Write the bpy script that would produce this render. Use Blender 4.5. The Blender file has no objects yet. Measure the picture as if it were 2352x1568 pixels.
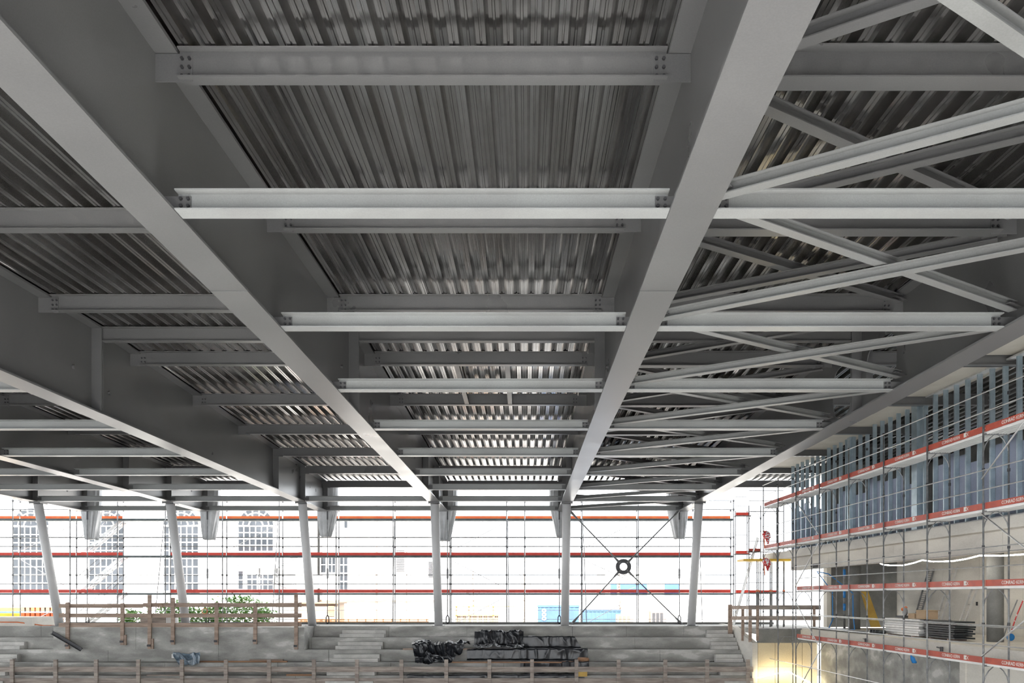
import bpy, math, random
from mathutils import Vector, Matrix, noise as mnoise

sc = bpy.context.scene
COL = sc.collection
random.seed(7)
E = 7.0            # eye height above the hall floor; heights below are given relative to the eye
FPX = 1829.0       # focal length in pixels of the 2352 wide frame
VX, VY = 1208.0, 1370.0

# ------------------------------------------------------------------ camera, sky, exposure
cam_d = bpy.data.cameras.new('camera')
cam_d.sensor_width = 36.0
cam_d.lens = 36.0 * FPX / 2352
cam_d.shift_x = (1176 - VX) / 2352
cam_d.shift_y = (VY - 784) / 2352
cam_d.clip_end = 500
cam = bpy.data.objects.new('camera', cam_d)
COL.objects.link(cam)
cam.location = (0, 0, E)
cam.rotation_euler = (math.pi / 2, 0, 0)
sc.camera = cam

world = bpy.data.worlds.new('overcast_sky')
sc.world = world
world.use_nodes = True
wn = world.node_tree.nodes
bg = wn['Background']
bg.inputs['Color'].default_value = (0.93, 0.965, 1.0, 1)
bg.inputs['Strength'].default_value = 3.4
sun_d = bpy.data.lights.new('sun', 'SUN')
sun_d.energy = 25.0; sun_d.angle = math.radians(0.8); sun_d.color = (1.0, 0.975, 0.94)
sun = bpy.data.objects.new('sun', sun_d); COL.objects.link(sun)
sun.rotation_euler = (math.radians(48), 0, math.radians(-6))   # from behind the viewer

sc.view_settings.view_transform = 'Standard'
sc.view_settings.look = 'None'
sc.view_settings.gamma = 1.0
sc.view_settings.use_curve_mapping = False
sc.view_settings.exposure = 0.35
cy = sc.cycles
cy.max_bounces = 7
cy.diffuse_bounces = 4
cy.glossy_bounces = 3
cy.adaptive_threshold = 0.1
cy.adaptive_min_samples = 20
cy.transparent_max_bounces = 6
cy.use_denoising = True
cy.sample_clamp_indirect = 8.0

# ------------------------------------------------------------------ pixel helpers (authoring only)
def WX(px, Z): return (px - VX) * Z / FPX
def HZ(py, Z): return (VY - py) * Z / FPX
def P(px, py, Z): return (WX(px, Z), Z, HZ(py, Z))

# ------------------------------------------------------------------ materials
def mat(name, c1, c2=None, rough=0.6, metal=0.0, scale=3.0, fine=40.0, bump=0.0, c3=None, lo=0.4, hi=0.62, spec=0.5, stretch=(1, 1, 1), rvar=0.0):
    m = bpy.data.materials.new(name)
    m.use_nodes = True
    nt = m.node_tree; n = nt.nodes; l = nt.links
    b = n['Principled BSDF']
    b.inputs['Roughness'].default_value = rough
    b.inputs['Metallic'].default_value = metal
    b.inputs['Specular IOR Level'].default_value = spec
    c2 = c2 or tuple(x * 0.86 for x in c1)
    geo = n.new('ShaderNodeNewGeometry')
    mp = n.new('ShaderNodeMapping'); mp.inputs['Scale'].default_value = stretch
    l.new(geo.outputs['Position'], mp.inputs['Vector'])
    n1 = n.new('ShaderNodeTexNoise'); n1.inputs['Scale'].default_value = scale; n1.inputs['Detail'].default_value = 5
    l.new(mp.outputs['Vector'], n1.inputs['Vector'])
    r = n.new('ShaderNodeValToRGB')
    r.color_ramp.elements[0].position = lo; r.color_ramp.elements[0].color = (*c2, 1)
    r.color_ramp.elements[1].position = hi; r.color_ramp.elements[1].color = (*c1, 1)
    if c3:
        e = r.color_ramp.elements.new(min(0.98, hi + 0.06)); e.color = (*c3, 1)
    l.new(n1.outputs['Fac'], r.inputs['Fac'])
    n2 = n.new('ShaderNodeTexNoise'); n2.inputs['Scale'].default_value = fine; n2.inputs['Detail'].default_value = 3
    l.new(mp.outputs['Vector'], n2.inputs['Vector'])
    mx = n.new('ShaderNodeMixRGB'); mx.blend_type = 'OVERLAY'; mx.inputs['Fac'].default_value = 0.18
    l.new(r.outputs['Color'], mx.inputs['Color1']); l.new(n2.outputs['Fac'], mx.inputs['Color2'])
    l.new(mx.outputs['Color'], b.inputs['Base Color'])
    if rvar:
        mr = n.new('ShaderNodeMapRange'); mr.inputs['To Min'].default_value = max(0.03, rough - rvar); mr.inputs['To Max'].default_value = rough + rvar
        l.new(n1.outputs['Fac'], mr.inputs['Value']); l.new(mr.outputs['Result'], b.inputs['Roughness'])
    if bump:
        bp = n.new('ShaderNodeBump'); bp.inputs['Strength'].default_value = bump; bp.inputs['Distance'].default_value = 0.02
        l.new(n2.outputs['Fac'], bp.inputs['Height']); l.new(bp.outputs['Normal'], b.inputs['Normal'])
    return m

def glow(name, col, strength):
    m = bpy.data.materials.new(name); m.use_nodes = True
    b = m.node_tree.nodes['Principled BSDF']
    b.inputs['Base Color'].default_value = (*col, 1)
    b.inputs['Emission Color'].default_value = (*col, 1)
    b.inputs['Emission Strength'].default_value = strength
    return m

M = {
    'steel': mat('grey_steel_paint', (0.124, 0.124, 0.125), (0.110, 0.110, 0.111), rough=0.30, spec=0.62, scale=0.6, fine=60, rvar=0.07),
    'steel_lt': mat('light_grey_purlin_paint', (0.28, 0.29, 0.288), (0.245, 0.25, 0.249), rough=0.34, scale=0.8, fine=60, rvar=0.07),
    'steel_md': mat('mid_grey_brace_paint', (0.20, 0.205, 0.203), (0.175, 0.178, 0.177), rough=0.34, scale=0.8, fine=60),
    'steel_col': mat('light_grey_column_paint', (0.60, 0.60, 0.605), (0.56, 0.56, 0.565), rough=0.40, scale=0.8, fine=60),
    'steel_dk': mat('dark_steel_bolt', (0.07, 0.07, 0.075), rough=0.5, metal=0.6),
    'galv_deck': mat('galvanised_deck', (0.50, 0.495, 0.49), (0.38, 0.37, 0.36), rough=0.15, metal=0.95, scale=2.0, fine=30, stretch=(1, 0.15, 1), rvar=0.05),
    'galv': mat('galvanised_tube', (0.27, 0.275, 0.28), (0.18, 0.183, 0.19), rough=0.5, metal=0.35, scale=6),
    'alu': mat('aluminium', (0.72, 0.72, 0.71), (0.6, 0.6, 0.6), rough=0.38, metal=0.6, scale=5),
    'stud': mat('galvanised_stud', (0.50, 0.60, 0.66), (0.40, 0.50, 0.56), rough=0.35, metal=0.55, scale=3),
    'panel': mat('blue_grey_board', (0.30, 0.33, 0.42), (0.25, 0.28, 0.37), rough=0.7, scale=1.2),
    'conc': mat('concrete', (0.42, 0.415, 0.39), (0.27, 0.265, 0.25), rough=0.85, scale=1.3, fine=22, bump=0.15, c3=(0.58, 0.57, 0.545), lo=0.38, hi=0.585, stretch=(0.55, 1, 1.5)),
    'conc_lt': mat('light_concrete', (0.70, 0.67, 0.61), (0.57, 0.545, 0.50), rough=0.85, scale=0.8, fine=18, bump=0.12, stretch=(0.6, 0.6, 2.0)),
    'conc_dk': mat('dark_concrete', (0.24, 0.24, 0.23), (0.17, 0.17, 0.165), rough=0.8, scale=1.2, fine=25, bump=0.12),  # plain darker concrete tone
    'floor': mat('bright_bounce_floor', (0.76, 0.76, 0.75), (0.70, 0.70, 0.69), rough=0.85, scale=0.5, fine=12),
    'wood': mat('shutter_timber', (0.42, 0.315, 0.25), (0.30, 0.22, 0.175), rough=0.75, scale=3.5, fine=45, stretch=(0.35, 1, 3), bump=0.1),
    'wood_gr': mat('weathered_timber', (0.43, 0.37, 0.325), (0.27, 0.225, 0.20), rough=0.8, scale=3.5, fine=45, stretch=(0.35, 1, 3), bump=0.1),
    'wood_or': mat('warm_timber', (0.36, 0.20, 0.11), (0.25, 0.13, 0.07), rough=0.65, scale=3, fine=40, stretch=(0.35, 1, 3)),
    'ply': mat('yellow_shuttering_panel', (0.62, 0.40, 0.08), (0.52, 0.32, 0.06), rough=0.55, scale=1.5),
    'form': mat('pale_formwork_wall', (0.62, 0.53, 0.37), (0.55, 0.46, 0.31), rough=0.7, scale=0.8, fine=20),
    'red': mat('red_toe_board', (0.50, 0.085, 0.05), (0.40, 0.07, 0.045), rough=0.5, scale=4),
    'red_backlit': mat('backlit_red_toe_board', (0.90, 0.085, 0.055), (0.80, 0.07, 0.045), rough=0.5, scale=4),  # red brightened in the colour as if light shines through
    'scaf_deck': mat('scaffold_deck_steel', (0.10, 0.125, 0.13), (0.07, 0.09, 0.095), rough=0.6, scale=3),
    'red_sunlit': mat('sunlit_red_toe_board', (0.90, 0.22, 0.06), (0.85, 0.16, 0.05), rough=0.5, scale=2),  # sunlight on the top row put into the colour
    'white': mat('white_paint', (0.82, 0.82, 0.81), (0.74, 0.74, 0.73), rough=0.6, scale=2),
    'letter': mat('white_lettering', (0.80, 0.78, 0.75), (0.70, 0.66, 0.62), rough=0.6, scale=8),
    'cream': mat('cream_board', (0.74, 0.70, 0.62), (0.66, 0.62, 0.54), rough=0.7, scale=1.0),
    'tarp': mat('black_plastic_sheet', (0.012, 0.014, 0.018), (0.02, 0.022, 0.027), rough=0.27, scale=2, spec=0.5),
    'bag': mat('grey_plastic_wrap', (0.50, 0.51, 0.52), (0.40, 0.41, 0.42), rough=0.3, scale=2, spec=0.6),
    'conc_md': mat('precast_concrete', (0.60, 0.585, 0.56), (0.47, 0.46, 0.44), rough=0.85, scale=1.6, fine=22, bump=0.1),
    'bluebag': mat('blue_grey_plastic_bag', (0.16, 0.22, 0.28), (0.10, 0.14, 0.18), rough=0.25, scale=6, spec=0.7),
    'facade': mat('white_render', (0.58, 0.575, 0.56), (0.53, 0.525, 0.51), rough=0.85, scale=0.3),
    'glass': mat('window_glass', (0.030, 0.034, 0.040), (0.015, 0.018, 0.022), rough=0.12, scale=0.7, spec=0.7),
    'low_bounce_asphalt': mat('low_bounce_asphalt', (0.11, 0.11, 0.112), (0.085, 0.085, 0.087), rough=0.9, scale=0.6, fine=20),
    'ground': mat('site_ground', (0.46, 0.445, 0.42), (0.38, 0.365, 0.34), rough=0.9, scale=0.2, fine=6),
    'blue': mat('blue_container_paint', (0.040, 0.085, 0.165), (0.034, 0.072, 0.14), rough=0.5, scale=1),
    'bluedk': mat('blue_cladding', (0.03, 0.08, 0.21), (0.022, 0.065, 0.17), rough=0.5, scale=1),
    'bluerope': mat('blue_hose', (0.02, 0.22, 0.60), rough=0.5),
    'orange': mat('orange_paint', (0.85, 0.36, 0.04), (0.75, 0.28, 0.03), rough=0.5, scale=2),
    'orange_dk': mat('orange_hose', (0.70, 0.17, 0.05), rough=0.5),
    'yellow': mat('yellow_paint', (0.85, 0.55, 0.05), (0.75, 0.45, 0.04), rough=0.5, scale=2),
    'card': mat('cardboard', (0.46, 0.33, 0.21), (0.40, 0.28, 0.17), rough=0.8, scale=3),
    'black': mat('black_profile', (0.025, 0.03, 0.033), rough=0.45),
    'leaf': mat('shrub_leaf', (0.10, 0.22, 0.04), (0.05, 0.13, 0.025), rough=0.6, scale=2.0, c3=(0.26, 0.28, 0.06)),
    'bark': mat('tree_bark', (0.22, 0.17, 0.13), rough=0.85),
    'brown': mat('brown_timber_trim', (0.20, 0.13, 0.08), rough=0.7),
    'shed': mat('beige_shed_boards', (0.36, 0.27, 0.20), (0.30, 0.22, 0.165), rough=0.75, stretch=(1, 1, 0.2)),
    'redwhite': mat('red_and_white_plastic', (0.65, 0.03, 0.03), (0.62, 0.03, 0.03), rough=0.45, scale=9, c3=(0.85, 0.85, 0.85), lo=0.45, hi=0.52),
    'led': glow('led_rope_light', (1.0, 0.86, 0.55), 45.0),
    'led2': glow('white_rope_light', (1.0, 0.95, 0.86), 30.0),
    'joint': mat('dark_joint', (0.06, 0.06, 0.06), rough=0.9),
}

# ------------------------------------------------------------------ mesh building
class MB:
    def __init__(s): s.v = []; s.f = []
    def add(s, vs, fs):
        o = len(s.v); s.v += [tuple(v) for v in vs]; s.f += [tuple(i + o for i in f) for f in fs]; return s
    def hexa(s, a, b):   # two quads (4 pts each), bottom and top loops
        return s.add(list(a) + list(b), [(3, 2, 1, 0), (4, 5, 6, 7), (0, 1, 5, 4), (1, 2, 6, 5), (2, 3, 7, 6), (3, 0, 4, 7)])
    def box(s, x0, x1, y0, y1, z0, z1):
        return s.hexa([(x0, y0, z0), (x1, y0, z0), (x1, y1, z0), (x0, y1, z0)], [(x0, y0, z1), (x1, y0, z1), (x1, y1, z1), (x0, y1, z1)])
    def bar(s, p, q, w, h, up=(0, 0, 1)):   # w across, h along up; centred on p-q
        p, q, up = Vector(p), Vector(q), Vector(up)
        d = (q - p).normalized()
        sd = d.cross(up)
        if sd.length < 1e-4: sd = d.cross(Vector((0, 1, 0)))
        sd.normalize(); u = sd.cross(d).normalized()
        r = lambda c: [c - sd * w / 2 - u * h / 2, c + sd * w / 2 - u * h / 2, c + sd * w / 2 + u * h / 2, c - sd * w / 2 + u * h / 2]
        return s.hexa(r(p), r(q))
    def prof(s, p, q, outline, up=(0, 0, 1)):  # extrude 2D outline (across, up) from p to q
        p, q, up = Vector(p), Vector(q), Vector(up)
        d = (q - p).normalized(); sd = d.cross(up).normalized(); u = sd.cross(d).normalized()
        n = len(outline)
        vs = [p + sd * a + u * b for a, b in outline] + [q + sd * a + u * b for a, b in outline]
        fs = [tuple(range(n - 1, -1, -1)), tuple(range(n, 2 * n))] + [(i, (i + 1) % n, n + (i + 1) % n, n + i) for i in range(n)]
        return s.add(vs, fs)
    def tube(s, pts, r, n=8, cap=True):
        pts = [Vector(p) for p in pts]; m = len(pts)
        rr = r if isinstance(r, (list, tuple)) else [r] * m
        vs = []; prev = None
        for i, p in enumerate(pts):
            d = (pts[min(i + 1, m - 1)] - pts[max(i - 1, 0)]).normalized()
            ref = Vector((0, 0, 1)) if abs(d.z) < 0.9 else Vector((1, 0, 0))
            a = d.cross(ref).normalized() if prev is None else (prev - d * prev.dot(d)).normalized()
            b = d.cross(a); prev = a
            for k in range(n):
                t = 2 * math.pi * k / n
                vs.append(p + (a * math.cos(t) + b * math.sin(t)) * rr[i])
        fs = []
        for i in range(m - 1):
            for k in range(n):
                k2 = (k + 1) % n
                fs.append((i * n + k, i * n + k2, (i + 1) * n + k2, (i + 1) * n + k))
        if cap: fs += [tuple(range(n - 1, -1, -1)), tuple((m - 1) * n + k for k in range(n))]
        return s.add(vs, fs)
    def plate(s, pts, off):  # polygon thickened by vector off
        pts = [Vector(p) for p in pts]; off = Vector(off); n = len(pts)
        return s.add(pts + [p + off for p in pts], [tuple(range(n - 1, -1, -1)), tuple(range(n, 2 * n))] + [(i, (i + 1) % n, n + (i + 1) % n, n + i) for i in range(n)])
    def mesh(s, name, m, origin=(0, 0, 0), smooth=False, fix=True):
        me = bpy.data.meshes.new(name)
        o = origin
        me.from_pydata([(x - o[0], y - o[1], z - o[2]) for x, y, z in s.v], [], s.f)
        if fix:
            import bmesh
            bm = bmesh.new(); bm.from_mesh(me); bmesh.ops.recalc_face_normals(bm, faces=bm.faces); bm.to_mesh(me); bm.free()
        me.materials.append(M[m])
        if smooth:
            me.shade_smooth()
        return me
    def build(s, name, m, parent=None, smooth=False, fix=True):
        if parent is not None:
            o = parent.get('_w')
            o = tuple(o)
            me = s.mesh(name, m, o, smooth, fix)
            ob = bpy.data.objects.new(name, me); COL.objects.link(ob); ob.parent = parent
            ob['_w'] = o
            return ob
        xs, ys, zs = zip(*s.v)
        o = ((min(xs) + max(xs)) / 2, (min(ys) + max(ys)) / 2, min(zs))
        me = s.mesh(name, m, o, smooth, fix)
        ob = bpy.data.objects.new(name, me); COL.objects.link(ob)
        ob.location = (o[0], o[1], o[2] + E)
        ob['_w'] = o
        return ob

def tag(o, label=None, cat=None, group=None, kind=None):
    if label: o['label'] = label
    if cat: o['category'] = cat
    if group: o['group'] = group
    if kind: o['kind'] = kind
    return o
def thing(name, label, cat, loc, group=None, kind=None):
    o = bpy.data.objects.new(name, None); COL.objects.link(o)
    o.empty_display_size = 0.2
    o.location = (loc[0], loc[1], loc[2] + E); o['_w'] = tuple(float(c) for c in loc)
    return tag(o, label, cat, group, kind)
def inst(name, me, loc, parent, rot=None, scale=None):   # place shared mesh at a world point under parent
    ob = bpy.data.objects.new(name, me); COL.objects.link(ob); ob.parent = parent
    w = parent['_w']
    ob.location = (loc[0] - w[0], loc[1] - w[1], loc[2] - w[2])
    if rot: ob.rotation_euler = rot
    if scale: ob.scale = scale
    ob['_w'] = tuple(float(c) for c in loc)
    return ob
def structure(name, label, loc=(0, 0, 0)):
    return thing(name, label, None, loc, kind='structure')

def I(h, b, tw, tf):
    H, B, t = h / 2, b / 2, tw / 2
    return [(-B, -H), (B, -H), (B, -H + tf), (t, -H + tf), (t, H - tf), (B, H - tf), (B, H), (-B, H), (-B, H - tf), (-t, H - tf), (-t, -H + tf), (-B, -H + tf)]

ORD = ['first', 'second', 'third', 'fourth', 'fifth', 'sixth', 'seventh', 'eighth', 'ninth', 'tenth', 'eleventh', 'twelfth', 'thirteenth', 'fourteenth', 'fifteenth', 'sixteenth']

# ------------------------------------------------------------------ roof geometry
SP = 6.48
GX = [-23.92, -17.44, -10.96, -4.48, 2.00, 8.48]
ZK = [9.62 + 4.14 * k for k in range(9)]
RZ = 20.1                      # ridge
GB = 4.61                      # underside of girders
FW = 0.56                      # girder flange width
def zdeck(Z): return 6.83 - (0.021 * (RZ - Z) if Z < RZ else 0.026 * (Z - RZ))

# roof deck: trapezoidal sheets, four ribs each, shared mesh data
roof = structure('ceiling', 'dark galvanised trapezoidal roof deck over the hall', (0, 0, 0))
PITCH = SP / 20
def deck_mesh(name, L, dz):
    pr = []
    for k in range(4):
        x = k * PITCH
        pr += [(x, 0), (x + .045, 0), (x + .052, .014), (x + .066, .014), (x + .073, 0), (x + .118, 0), (x + .158, .155), (x + .2, .155), (x + .208, .14), (x + .232, .14), (x + .24, .155), (x + .284, .155)]
    pr.append((4 * PITCH, 0))
    n = len(pr)
    b = MB()
    vs = [(x, 0, z) for x, z in pr] + [(x, L, z + dz) for x, z in pr]
    b.add(vs, [(i, n + i, n + i + 1, i + 1) for i in range(n - 1)])
    return b.mesh(name, 'galv_deck', fix=False)
LF, LB = 8.28, 7.74
mf = deck_mesh('deck_sheet', LF, 0.021 * LF)
mb_ = deck_mesh('deck_sheet', LB, -0.026 * LB)
for bay in range(-1, 7):
    for j in range(5):
        x = GX[0] + bay * SP + j * 4 * PITCH
        for i in range(1, 4):
            y = RZ - LF * i
            inst('deck_sheet', mf, (x, y, zdeck(y)), roof)
        for i in range(3):
            y = RZ + LB * i
            inst('deck_sheet', mb_, (x, y, zdeck(y)), roof)

# unseen deck bays added beyond both sides to cut side light
for x0_, n_ in ((GX[0] - 5 * SP, 4), (GX[0] + 7 * SP, 2)):
    for j in range(5 * n_):
        x = x0_ + j * 4 * PITCH
        for i in range(1, 4): inst('deck_sheet', mf, (x, RZ - LF * i, zdeck(RZ - LF * i)), roof)
        for i in range(3): inst('deck_sheet', mb_, (x, RZ + LB * i, zdeck(RZ + LB * i)), roof)

# ------------------------------------------------------------------ plate girders
Y0, Y1 = -4.6, 43.1
GLAB = ['grey plate girder at far left ending above the leftmost column', 'second grey plate girder from the left edge over second column',
        'grey plate girder left of centre with splice stiffener and small round holes', 'wide grey plate girder sweeping from upper left corner to the fourth column',
        'pale-bottomed grey plate girder right of centre carried by fifth column', 'grey plate girder beside the stud wall with rounded web openings']
bolt_b = MB()
bolt_b.tube([(0, 0, 0), (0, -.03, 0)], .021, 6)
bolt_me = bolt_b.mesh('bolt', 'steel_dk')
def rhole(yc, zc, ry, rz, n=24, p=3.0):
    out = []
    for i in range(n):
        t = 2 * math.pi * (i + .5) / n
        c, s_ = math.cos(t), math.sin(t)
        out.append((yc + ry * math.copysign(abs(c) ** (2 / p), c), zc + rz * math.copysign(abs(s_) ** (2 / p), s_)))
    return out
def web_piece(b, x, y0, y1, th=.022, hole=None):
    zb = GB + .03
    zt0, zt1 = zdeck(y0) - .055, zdeck(y1) - .055
    if not hole:
        b.plate([(x - th / 2, y0, zb), (x - th / 2, y1, zb), (x - th / 2, y1, zt1), (x - th / 2, y0, zt0)], (th, 0, 0)); return
    n = len(hole)
    outer = []
    yc = (y0 + y1) / 2; zc = (zb + zt0) / 2
    hw, hh = (y1 - y0) / 2, (min(zt0, zt1) - zb) / 2
    for (a, c) in hole:
        dy, dz = a - yc, c - zc
        k = max(abs(dy) / hw, abs(dz) / hh)
        outer.append((yc + dy / k, zc + dz / k))
    # snap the outer loop's nearest points to the corners
    for cy_, cz_ in ((y0, zb), (y1, zb), (y1, zc + hh), (y0, zc + hh)):
        i = min(range(n), key=lambda i: (outer[i][0] - cy_) ** 2 + (outer[i][1] - cz_) ** 2)
        outer[i] = (cy_, cz_)
    vs = []
    for xx in (x - th / 2, x + th / 2):
        vs += [(xx, a, c) for a, c in outer] + [(xx, a, c) for a, c in hole]
    fs = []
    for i in range(n):
        j = (i + 1) % n
        fs += [(i, j, n + j, n + i), (2 * n + j, 2 * n + i, 3 * n + i, 3 * n + j), (n + i, n + j, 3 * n + j, 3 * n + i), (j, i, 2 * n + i, 2 * n + j)]
    b.add(vs, fs)
for g, x in enumerate(GX):
    t = thing('girder', GLAB[g], 'girder', (x, 20, GB), 'roof girders running away from the viewer')
    b = MB()
    if g == 5:
        for (a, c, hole) in ((Y0, 17.95, None), (17.95, 20.05, rhole(19.0, 5.55, .82, .62)), (20.45, 22.3, rhole(21.35, 5.5, .62, .68)), (22.3, Y1, None)):
            web_piece(b, x, a, c, hole=hole)
        web_piece(b, x, 20.05, 20.45)
        # closing strips above the pierced panels
        for a, c in ((17.95, 20.05), (20.45, 22.3)):
            zlo = min(zdeck(a), zdeck(c)) - .058
            b.plate([(x - .011, a, zlo), (x - .011, c, zlo), (x - .011, c, zdeck(c) - .05), (x - .011, a, zdeck(a) - .05)], (.022, 0, 0))
    else:
        b.plate([(x - .011, Y0, GB + .03), (x - .011, Y1, GB + .03), (x - .011, Y1, zdeck(Y1) - .055), (x - .011, RZ, zdeck(RZ) - .055), (x - .011, Y0, zdeck(Y0) - .055)], (.022, 0, 0))
    b.build('web', 'steel', t)
    for i, (a, c) in enumerate(((Y0, 12.0), (12.01, RZ), (RZ + .01, 36.5), (36.51, Y1))):
        MB().box(x - FW / 2, x + FW / 2, a, c, GB - (.006 if i == 1 else 0), GB + .035).build('bottom_flange', 'steel', t)
    b = MB()
    for a, c in ((Y0, RZ), (RZ, Y1)):
        b.hexa([(x - FW / 2, a, zdeck(a) - .06), (x + FW / 2, a, zdeck(a) - .06), (x + FW / 2, c, zdeck(c) - .06), (x - FW / 2, c, zdeck(c) - .06)],
               [(x - FW / 2, a, zdeck(a) - .012), (x + FW / 2, a, zdeck(a) - .012), (x + FW / 2, c, zdeck(c) - .012), (x - FW / 2, c, zdeck(c) - .012)])
    b.build('top_flange', 'steel', t)
    for zz in (RZ - .02, 34.46, 38.6, 42.95):
        for sgn in (-1, 1):
            w = .265
            a, c = sorted((x + sgn * .011, x + sgn * w))
            MB().box(a, c, zz - .012, zz + .012, GB + .03, zdeck(zz) - .06).build('stiffener', 'steel', t)
    # splice lugs and hole rings by the ridge stiffener
    for sgn in (-1, 1):
        for yy, zz in ((19.25, 5.55), (20.9, 5.35)):
            if g == 5: continue
            MB().tube([(x + sgn * .008, yy, zz), (x + sgn * .07, yy, zz)], .055, 12).build('lug', 'steel', t)
    # web hole cover near the column
    for sgn in (-1, 1):
        for yy, r in ((40.4, .045), (41.5, .09)):
            MB().tube([(x + sgn * .008, yy, 5.55), (x + sgn * .016, yy, 5.55)], r, 14).build('web_port', 'steel_dk', t)

# ------------------------------------------------------------------ purlins
BAYN = ['far left bay', 'second bay from the left', 'bay left of the middle', 'middle bay', 'cross-braced bay', 'bay beside the stud wall']
def bolts(t, x, y, z, rows, dx=.055, dz=.1, n0=2):
    for i in range(n0):
        for j in range(rows):
            inst('bolt', bolt_me, (x + (i - .5) * dx * 1.6, y, z + (j - (rows - 1) / 2) * dz), t)
def purlin(bay, k, upper):
    Z = ZK[k]
    xa = GX[bay]
    xb = GX[bay + 1] if bay < 5 else 15.2
    braced = upper and bay == 4
    if upper:
        h, bw = (.40, .27) if braced else (.365, .17)
        zt = zdeck(Z) - .015
        zc = zt - h / 2
        clear = .30
    else:
        h, bw = .25, .24
        zc = GB + .012 + h / 2
        clear = FW / 2 + .004
    a, c = xa + clear, xb - (clear if bay < 5 else 0)
    px0, px1 = VX + a * FPX / Z, VX + c * FPX / Z
    if px1 < -250 or px0 > 2700: return
    lev = 'upper' if upper else 'lower'
    lab = f'{lev} grey steel purlin in the {BAYN[bay]}, {ORD[k]} row from the front'
    t = thing('purlin', lab, 'purlin', ((a + c) / 2, Z, zc - h / 2), f'{lev} purlins spanning between the girders')
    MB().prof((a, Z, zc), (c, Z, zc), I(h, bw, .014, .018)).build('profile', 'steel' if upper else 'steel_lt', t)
    for sgn, xe, xw in ((1, a, xa), (-1, c, xb)):
        if bay == 5 and sgn < 0: continue
        hh = h * (.92 if upper else .62)
        zp = zc - (.04 if upper else 0)
        x0, x1 = sorted((xw + sgn * .012, xe + sgn * .16))
        pl = MB().box(x0, x1, Z - .024, Z - .008, zp - hh / 2, zp + hh / 2).build('fin_plate', 'steel', t)
        if k <= 4:
            bolts(pl, xe + sgn * .085, Z - .022, zp, (3 if upper and k in (0, 2) else 2), dz=.105 if upper else .085)
for k in range(9):
    for bay in range(6):
        purlin(bay, k, True)
        if bay in (0, 1, 3, 4) or (bay == 2 and k >= 7):
            purlin(bay, k, False)

# ridge frames at the splice (beam plus two drop posts)
for bay in range(1, 5):
    a, c = GX[bay] + .012, GX[bay + 1] - .012
    y = RZ + .06
    t = thing('ridge_frame', f'dark steel ridge frame with two drop posts in the {BAYN[bay]}', 'frame', ((a + c) / 2, y, GB + .03), 'portal frames at the girder splices')
    zt = zdeck(y) - .02
    MB().prof((a + .25, y, zt - .18), (c - .25, y, zt - .18), I(.36, .17, .014, .018)).build('cross_beam', 'steel', t)
    for x0, x1 in ((a, a + .25), (c - .25, c)):
        MB().box(x0, x1, y - .012, y + .012, GB + .04, zt).build('drop_post', 'steel', t)

# roof-light trimmers in the middle bay
for i, (xx, wd) in enumerate(((-1.93, 'wider'), (-.52, 'narrower'))):
    z = zdeck(24) - .36
    tag(MB().prof((xx, ZK[3] + .1, zdeck(ZK[3]) - .30), (xx, ZK[4] - .1, zdeck(ZK[4]) - .30), I(.14, .14, .01, .012)).build('trimmer_beam', 'steel'),
        f'short trimmer beam on the {"left" if i == 0 else "right"} side of the roof opening in middle bay', 'beam', 'trimmers around the roof opening')
tag(MB().prof((-1.86, 24.6, zdeck(24.6) - .22), (-.59, 24.6, zdeck(24.6) - .22), I(.2, .12, .01, .012)).build('cross_trimmer', 'steel'),
    'dark cross trimmer between the two short beams of middle bay', 'beam', 'trimmers around the roof opening')

# ------------------------------------------------------------------ diagonal braces in the braced bay
def brace(p, q, label, grp, h=.16, b=.16):
    P0, Q0 = Vector(p), Vector(q)
    t = thing('diagonal_brace', label, 'brace', tuple((P0 + Q0) / 2 - Vector((0, 0, h / 2))), grp)
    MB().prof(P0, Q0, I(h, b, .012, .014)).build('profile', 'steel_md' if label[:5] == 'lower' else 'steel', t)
    d = (Q0 - P0).normalized()
    for e, s_ in ((P0, 1), (Q0, -1)):
        MB().bar(e - d * s_ * .14, e + d * s_ * .25, .19, .016).build('gusset_plate', 'steel', t)
xa, xb = GX[4] + .2, GX[5] - .2
for k in range(-1, 8):
    ya, yb = 9.62 + 4.14 * k, 9.62 + 4.14 * (k + 1)
    ex = .22
    pan = ORD[k + 1]
    for lev, zf, hh in (('lower', lambda y: GB + .15, .15), ('upper', lambda y: zdeck(y) - .36, .17)):
        off = .005
        brace((xa, yb - ex, zf(yb) + .0), (xb, ya + ex, zf(ya) + .0), f'{lev} diagonal brace rising towards the stud wall side, {pan} panel from the front', f'{lev} wind braces of the cross-braced bay', hh, hh)
        if lev == 'lower':
            brace((xa, ya + ex, zf(ya) + .17), (xb, yb - ex, zf(yb) + .17), f'{lev} diagonal brace falling towards the stud wall side, {pan} panel from the front', f'{lev} wind braces of the cross-braced bay', hh, hh)
        else:
            brace((xa, ya + ex, zf(ya) + .18), (xb, yb - ex, zf(yb) + .18), f'{lev} diagonal brace falling towards the stud wall side, {pan} panel from the front', f'{lev} wind braces of the cross-braced bay', hh, hh)

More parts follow.
